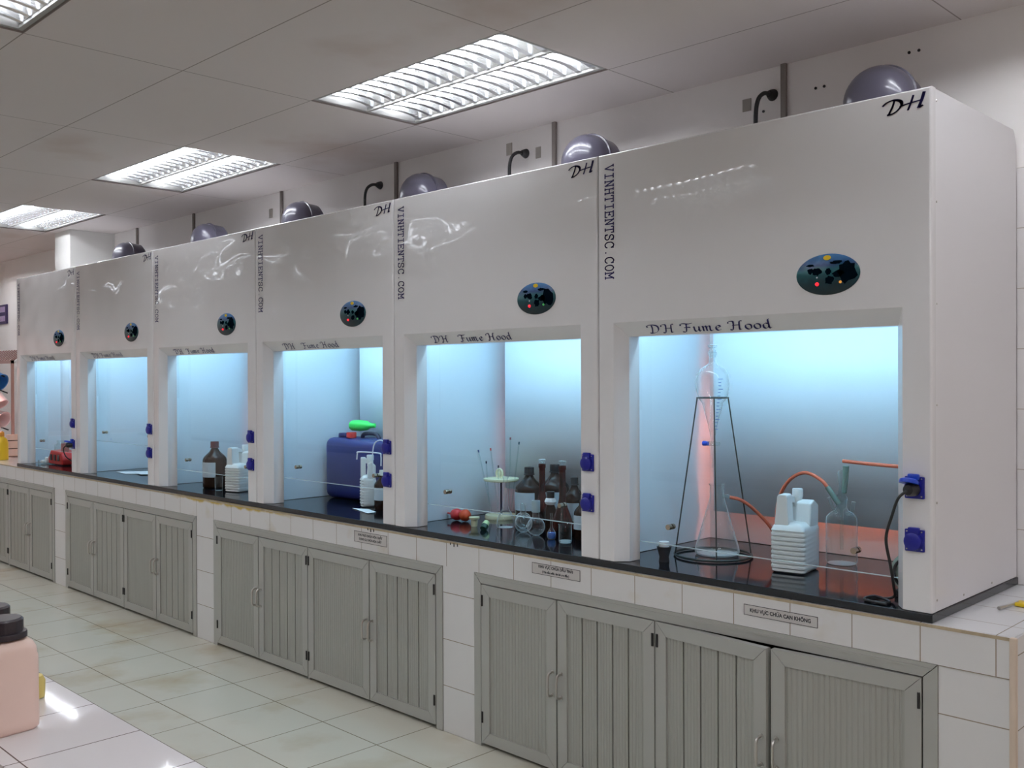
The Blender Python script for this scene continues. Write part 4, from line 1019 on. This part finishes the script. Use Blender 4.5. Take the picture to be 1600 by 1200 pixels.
# ---- hood with the jerrycan
def fill_hood_3():
    t = thing('jerrycan', 'large dark blue plastic jerrycan with a red cap', 'jerrycan', (-3.29, .50, ZS))
    M = T(-3.315, .495, ZS, R(1))
    b = MB().rbox(-.225, .225, -.105, .108, .001, .340, .045, M, seg=4)
    b.build('can_body', pmat('dark_blue_plastic', lin(38, 42, 108), rough=.4, var=.25, vscale=5), t, smooth=40)
    MB().tube(smoothpath([M @ Vector((.0, .0, .330)), M @ Vector((.015, .0, .362)), M @ Vector((.12, .0, .364)), M @ Vector((.15, .0, .330))], 5), .011, 10).build('carrying_handle', pmat('black_blue_plastic', lin(20, 22, 50), rough=.4), t, smooth=60)
    MB().lathe([(.0001, .372), (.026, .372), (.028, .368), (.028, .342)], (-.035, -.05, 0), 24, M).build('red_cap', M_red, t, smooth=35)
    MB().lathe([(.0001, .366), (.028, .364), (.030, .36), (.031, .342)], (-.13, -.03, 0), 24, M).build('blue_cap', pmat('navy_cap', lin(30, 32, 90), rough=.4), t, smooth=35)
    # green flask lying on top
    M2 = T(-3.325, .50, ZS+.408, R(32), 0, R(90))
    t2 = MB().lathe([(.0001, -.075), (.020, -.072), (.029, -.058), (.031, -.010), (.026, .030), (.014, .050), (.012, .078), (.0001, .080)], (0, 0, 0), 28, M2)
    t2.build('green_bottle', pmat('bright_green_plastic', lin(60, 225, 95), rough=.35), smooth=50, label='bright green squeeze bottle lying on top of the blue jerrycan', category='bottle', loc=(-3.325, .50, ZS+.38))
    ribbed_jug(-3.035, .320, R(-30), .270, .078, .080, 'narrow white ribbed jug in front of the blue jerrycan')
    # dispenser bottle half hidden
    x, y = -2.90, .310
    t = bottle_brown(x, y, .042, .20, 'brown dispenser bottle with thin white spouts beside the blue jerrycan', cap=M_white)
    MB().tube(smoothpath([(x-.01, y, ZS+.22), (x-.01, y, ZS+.27), (x-.03, y, ZS+.285), (x-.17, y-.02, ZS+.285), (x-.185, y-.02, ZS+.275), (x-.190, y-.02, ZS+.245)], 5), .0035, 8).build('white_spout', M_whitepaper, t, smooth=60)
    MB().tube(smoothpath([(x-.03, y-.03, ZS+.12), (x-.035, y-.035, ZS+.25), (x-.022, y-.035, ZS+.33), (x+.02, y-.03, ZS+.355), (x+.05, y-.02, ZS+.345)], 5), .003, 8).build('white_tube', M_whitepaper, t, smooth=60)
    p = MB(); q = [(-3.03, .215, ZS+.002), (-2.81, .15, ZS+.0022), (-2.81, .20, ZS+.004), (-2.93, .245, ZS+.003)]
    p.add(q+[(a, b, c+.0008) for a, b, c in q], [(3, 2, 1, 0), (4, 5, 6, 7), (0, 1, 5, 4), (1, 2, 6, 5), (2, 3, 7, 6), (3, 0, 4, 7)])
    p.build('paper_sheet', M_whitepaper, label='single white paper sheet lying in front of the narrow ribbed jug', category='paper', loc=(-2.87, .16, ZS))
fill_hood_3()

def fill_hood_4():
    bottle_brown(-4.455, .215, .072, .285, 'squat brown bottle with a dark red cap and square label, left of the ribbed jugs', cap=pmat('dark_red_cap', lin(92, 48, 50), rough=.4))
    x, y = -4.285, .150
    t = thing('drinking_glass', 'small clear glass standing between the squat brown bottle and ribbed jug', 'glass', (x, y, ZS))
    MB().lathe([(.0001, ZS+.001), (.021, ZS+.001), (.0225, ZS+.006), (.024, ZS+.085)], (x, y, 0), 22).build('glass_wall', M_glass_thick, t, smooth=50)
    ribbed_jug(-4.165, .235, R(12), .275, .125, .17, 'front white ribbed jug beside the squat brown bottle')
    ribbed_jug(-4.14, .45, R(12), .275, .13, .17, 'rear white ribbed jug standing behind another ribbed jug')
    MB().tube(smoothpath([(-4.19, .46, ZS+.282), (-4.19, .455, ZS+.335), (-4.16, .45, ZS+.35), (-4.0, .42, ZS+.348), (-3.9, .40, ZS+.345)], 5), .003, 8).build('thin_tube', M_hosegreen, label='thin grey tube bent above the rear ribbed jug', category='tube', smooth=60, loc=(-4.1, .45, ZS+.3))
fill_hood_4()

def fill_hood_5():
    def sheet(pts, z, lab):
        p = MB(); q = [(a, b, z+c) for a, b, c in pts]; n = len(q)
        p.add(q+[(a, b, c+.001) for a, b, c in q], [tuple(range(n))[::-1], tuple(range(n, 2*n))]+[(i, (i+1) % n, n+(i+1) % n, n+i) for i in range(n)])
        p.build('paper_sheet', M_whitepaper, label=lab, category='paper', group='papers in the empty hood', loc=(pts[0][0], pts[0][1], z))
    sheet([(-5.93, .23, 0), (-5.70, .20, 0), (-5.52, .42, 0), (-5.75, .46, 0)], ZS+.0015, 'white paper lying flat in the empty hood, under the other sheet')
    sheet([(-5.82, .30, 0), (-5.55, .24, 0), (-5.42, .48, 0), (-5.66, .53, 0)], ZS+.0055, 'white paper in the empty hood, lying over the other sheet')
fill_hood_5()

def fill_hood_6():
    x, y = -6.86, .20
    t = thing('red_device', 'red device with three dark slots on the floor of the leftmost hood', 'device', (x, y, ZS))
    b = MB().prism([(x-.13, ZS+.006), (x+.15, ZS+.006), (x+.16, ZS+.05), (x+.13, ZS+.10), (x-.08, ZS+.115), (x-.13, ZS+.05)], y-.06, y+.08, 'y')
    o = b.build('body', M_red, t); md = o.modifiers.new('bev', 'BEVEL'); md.width = .01; md.segments = 2
    s_ = MB()
    for q in range(3): s_.rbox(x-.085+.075*q, x-.045+.075*q, y-.066, y-.058, ZS+.035, ZS+.082, .003)
    s_.build('slots', M_black, t)
    MB().cyl((x+.06, y, ZS+.10), .03, .07, n=18).build('top_head', pmat('faded_red', lin(150, 75, 70), rough=.5), t, smooth=40)
    x, y = -7.03, .135
    t = thing('petri_dish', 'low clear dish with white lumps at the left front of the leftmost hood', 'dish', (x, y, ZS))
    MB().lathe([(.0001, ZS+.001), (.055, ZS+.001), (.058, ZS+.03)], (x, y, 0), 26).build('dish_wall', M_glass_thick, t, smooth=50)
    MB().rbox(x-.035, x+.02, y-.03, y+.02, ZS+.006, ZS+.03, .008).rbox(x+.005, x+.045, y-.01, y+.03, ZS+.006, ZS+.055, .008).build('white_lumps', M_whitepaper, t, smooth=40)
    lathe_thing('glass_jar', 'tall clear jar standing behind the low dish in the leftmost hood', 'jar', -7.05, .26, [('jar_wall', [(0, .001), (.045, .001), (.048, .14), (.03, .16), (.03, .18)], M_glass_thick)])
    # plug in the open lower socket
    xs = -6.111
    t = thing('power_plug', 'dark plug in the lower socket of the leftmost hood', 'plug', (xs, -.03, 1.04))
    MB().lathe([(.0001, -.055), (.014, -.052), (.019, -.040), (.020, -.0145)], (xs, 0, 1.048), 18, axis='y').build('plug_body', M_black, t, smooth=45)
    MB().tube(smoothpath([(xs, -.05, 1.047), (xs-.03, -.06, 1.02), (xs-.06, -.03, .96), (xs-.09, .05, .90), (xs-.16, .10, .856), (xs-.30, .13, .853)], 5), .004, 8).build('cord', M_black_rub, t, smooth=60)
fill_hood_6()

# ------------------------------------------------------------------ right end of the counter
t = thing('screwdriver', 'grey shafted tool with yellow handle on the tiled worktop at the right edge', 'tool', (.10, .38, ZTOP))
MB().tube([(.080, .295, ZTOP+.006), (.088, .34, ZTOP+.006), (.10, .40, ZTOP+.009)], [.0055, .0035, .005], 8).build('shaft', M_steel, t, smooth=50)
MB().rbox(.095, .155, .375, .425, ZTOP+.001, ZTOP+.012, .004).build('handle', M_yellow, t, smooth=50)

# ------------------------------------------------------------------ far left end
def far_left():
    x, y = -8.03, .13
    z = ZTOP
    lathe_thing('yellow_bottle', 'yellow plastic bottle at the far left end of the tiled counter', 'bottle', x, y,
                [('bottle_body', [(0, .001), (.048, .001), (.05, .01), (.05, .15), (.04, .18), (.018, .20), (.016, .21)], M_yellow), ('cap', [(.019, .205), (.018, .24), (.006, .25), (0, .25)], pmat('orange_cap', lin(220, 150, 50), rough=.4))], z=z)
    # sign
    x0, z0 = -9.93, 2.20
    t = thing('wall_sign', 'dark purple sign with pale lettering bars on the far left wall', 'sign', (x0, YB-.01, z0))
    MB().rbox(x0-.25, x0+.25, YB-.018, YB-.002, z0-.10, z0+.10, .003).build('sign_board', pmat('purple_board', lin(58, 44, 92), rough=.4), t)
    m = MB()
    for zz in (.05, -.045):
        for q in range(7): m.rbox(x0-.20+q*.06, x0-.155+q*.06, YB-.0195, YB-.0182, z0+zz-.028, z0+zz+.028, .001)
    m.build('sign_lettering', pmat('lilac_ink', lin(190, 170, 205)), t)
    M_rail = pmat('reddish_rail', lin(176, 140, 132), rough=.5)
    # drying rack board on the wall with hanging vessels
    rx0, rx1 = -9.95, -8.98
    t = thing('drying_rack', 'brown wall rack with rods at the far left, lab vessels hang from it', 'rack', ((rx0+rx1)/2, .55, 1.65))
    MB().box(rx0, rx1, .52, .545, 1.68, 1.71).box(rx0, rx1, .52, .545, .92, .95).build('rails', M_rail, t)
    rd = MB()
    for q in range(12):
        xx = rx0+.05+q*.08; rd.tube([(xx, .70, 1.82), (xx, .535, 1.70)], .006, 6)
    rd.build('rods', pmat('reddish_rods', lin(150, 110, 105), rough=.5), t)
    MB().box(rx0, rx0+.03, .52, .545, .826, 1.72).box(rx1-.02, rx1, .52, .545, .826, 1.72).build('uprights', M_rail, t)
    pg = MB()
    for zz, xx in ((1.58, -9.2), (1.42, -9.12), (1.22, -9.2), (1.06, -9.1), (1.30, -9.4)):
        pg.tube([(xx, .53, zz-.03), (xx-.02, .42, zz+.02)], .007, 6)
    pg.build('pegs', M_black, t)
    items = [(-9.25, .45, 1.53, .085, .17, R(115), lin(60, 130, 200), 'plastic_jug', 'blue plastic jug hanging on the far left wall rack'),
             (-9.02, .40, 1.35, .065, .17, R(140), lin(240, 215, 215), 'plastic_beaker', 'pale plastic beaker hanging just under the blue jug'),
             (-9.08, .42, 1.16, .075, .17, R(105), lin(245, 225, 225), 'plastic_beaker', 'pale plastic beaker hanging in the middle of the wall rack'),
             (-9.22, .42, 1.00, .08, .20, R(150), lin(240, 220, 222), 'plastic_beaker', 'pale plastic beaker lowest on the wall rack'),
             (-9.40, .42, 1.24, .075, .18, R(125), lin(235, 215, 210), 'plastic_beaker', 'pale plastic beaker hanging at the left edge of the picture')]
    for (x, y, z, r_, h, tilt, col, nm, lab) in items:
        t = thing(nm, lab, 'beaker' if nm != 'plastic_jug' else 'jug', (x, y, z), 'vessels hanging on the wall rack')
        M = T(x, y, z, R(30), 0, tilt)
        MB().lathe([(.0001, 0), (r_*.82, 0), (r_*.88, .01), (r_, h), (r_*1.06, h+.004), (r_*.96, h), (r_*.8, .015), (.0001, .012)], (0, 0, -h/2), 22, M).build('vessel_wall', pmat('vessel', col, rough=.35), t, smooth=45)
        MB().tube(smoothpath([M @ Vector((r_*.95, 0, h*.35)), M @ Vector((r_*1.55, 0, h*.25)), M @ Vector((r_*1.5, 0, -h*.2)), M @ Vector((r_*.9, 0, -h*.3))], 4), .008, 8).build('handle', pmat('vessel_handle', col, rough=.35), t, smooth=50)
    # low tray with clutter beside the yellow bottle
    t = thing('wire_basket', 'dark wire basket beside the yellow bottle at the far left', 'basket', (-8.35, .35, ZTOP))
    m = MB()
    for zz in (.02, .09, .16): m.tube([(-8.6, .2, ZTOP+zz), (-8.1, .2, ZTOP+zz), (-8.1, .5, ZTOP+zz), (-8.6, .5, ZTOP+zz)], .005, 6, closed=True)
    for q in range(8): m.tube([(-8.6+.07*q, .2, ZTOP+.005), (-8.6+.07*q, .2, ZTOP+.16)], .004, 6)
    m.build('wires', M_wood, t)
    lathe_thing('white_pot', 'pale pot standing in the dark wire basket at the far left', 'pot', -8.3, .35, [('pot_wall', [(0, .01), (.08, .01), (.10, .2), (.09, .2), (.07, .03)], M_jar)], z=ZTOP)
far_left()
def assumed_desk_lamp():  # assumed lamp, unseen past the left edge, added for the warm light there
    x, y = -9.15, .06
    t = thing('desk_lamp', 'warm desk lamp on the far left end of the tiled counter', 'lamp', (x, y, ZTOP))
    MB().lathe([(.0001, ZTOP+.001), (.09, ZTOP+.001), (.09, ZTOP+.015), (.02, ZTOP+.025), (.0001, ZTOP+.025)], (x, y, 0), 24).build('base', M_black, t, smooth=40)
    MB().tube(smoothpath([(x, y, ZTOP+.02), (x-.04, y, ZTOP+.4), (x, y, ZTOP+.72), (x+.12, y, ZTOP+.80)], 5), .008, 8).build('arm', M_black, t, smooth=60)
    M = T(x+.16, y, ZTOP+.79, 0, 0, R(-35))
    MB().lathe([(.02, .05), (.04, .04), (.09, -.07), (.086, -.07), (.036, .03)], (0, 0, 0), 24, M).build('shade', M_black, t, smooth=40)
    MB().lathe([(.0001, -.05), (.02, -.045), (.03, -.02), (.02, .01), (.0001, .02)], (0, 0, 0), 18, M).build('bulb', pmat('warm_bulb', (1, .8, .7, 1), emit=(1.0, .50, .40, 1), estr=520), t, smooth=60)
assumed_desk_lamp()

# ------------------------------------------------------------------ foreground ledge with jars
LZ = .9
def ledge():
    t = thing('island_bench', 'pinkish white tiled ledge in the lower left foreground, on a brown wooden bench', 'bench', (-3, -2.3, 0))
    MB().box(-10.0, 2.2, -2.238, -2.013, LZ-.03, LZ).build('tiled_ledge', M_ledge_tile, t)
    MB().rbox(-10.0, 2.2, -2.242, -2.010, LZ-.034, LZ-.0305, .001).build('ledge_edging', pmat('white_edging', lin(225, 220, 222), rough=.3), t)
    MB().box(-10.0, 2.2, -2.22, -2.03, .001, LZ-.035).build('ledge_wall', M_paint, t)
    MB().box(-10.0, 0.2, -3.0, -2.221, .70, .74).build('bench_top', M_wood, t)
    MB().box(-10.0, 0.2, -2.95, -2.23, .001, .699).build('bench_body', M_wood, t)
ledge()
def jar(x, y, s, lab, z=LZ):
    t = thing('plastic_jar', lab, 'jar', (x, y, z), 'pale jars with black lids')
    M = T(x, y, z, R(6)) @ Matrix.Scale(s, 4)
    b = MB(); rows = []
    def sq(hw, zz, rad):
        pts = []
        for cx_, cy_, a0 in ((hw-rad, hw-rad, 0), (-hw+rad, hw-rad, 90), (-hw+rad, -hw+rad, 180), (hw-rad, -hw+rad, 270)):
            for q in range(6): a = R(a0+18*q); pts.append((cx_+rad*math.cos(a), cy_+rad*math.sin(a), zz))
        return pts
    rows = [sq(.050, 0, .02), sq(.0545, .005, .022), sq(.055, .02, .022), sq(.054, .145, .022), sq(.053, .150, .024), sq(.0535, .162, .03), sq(.050, .172, .034), sq(.043, .179, .038), sq(.036, .182, .034)]
    k_ = len(rows[0]); b.add([p for r_ in rows for p in r_], [tuple(range(k_))[::-1], tuple((len(rows)-1)*k_+i for i in range(k_))]+[(a*k_+i, a*k_+(i+1) % k_, (a+1)*k_+(i+1) % k_, (a+1)*k_+i) for a in range(len(rows)-1) for i in range(k_)], M)
    b.build('jar_body', M_jar, t, smooth=50)
    lid = MB(); prof = [(.0001, .223), (.034, .223), (.038, .219), (.038, .196), (.044, .195), (.045, .192), (.045, .184), (.0001, .183)]
    n = 36; vs = []; fs = []
    for i in range(n):
        a = 2*PI*i/n
        for j, (r_, h) in enumerate(prof):
            rr = r_*(1-.05*(i % 3 == 0)) if j in (2, 3) else r_
            vs.append((rr*math.cos(a), rr*math.sin(a), h))
    kk = len(prof)
    for i in range(n):
        for q in range(kk-1): fs.append((i*kk+q, ((i+1) % n)*kk+q, ((i+1) % n)*kk+q+1, i*kk+q+1))
    lid.add(vs, fs, M); lid.build('lid', pmat('black_lid', (.03, .022, .028, 1), rough=.38), t, smooth=30)
jar(-.764, -2.180, .88, 'pale pink plastic jar with a black lid, foreground, nearest the camera')
jar(-.878, -2.165, .88, 'plastic jar behind the foreground jar, only its black lid showing')
t = thing('yellow_pot', 'small yellow pot peeking out behind the nearest plastic jar', 'pot', (-.865, -2.07, LZ))
MB().lathe([(.0001, LZ+.001), (.022, LZ+.001), (.023, LZ+.032), (.018, LZ+.042), (.0001, LZ+.044)], (-.905, -2.082, 0), 24).build('pot_shell', pmat('pale_yellow', lin(225, 205, 120), rough=.4), t, smooth=40)
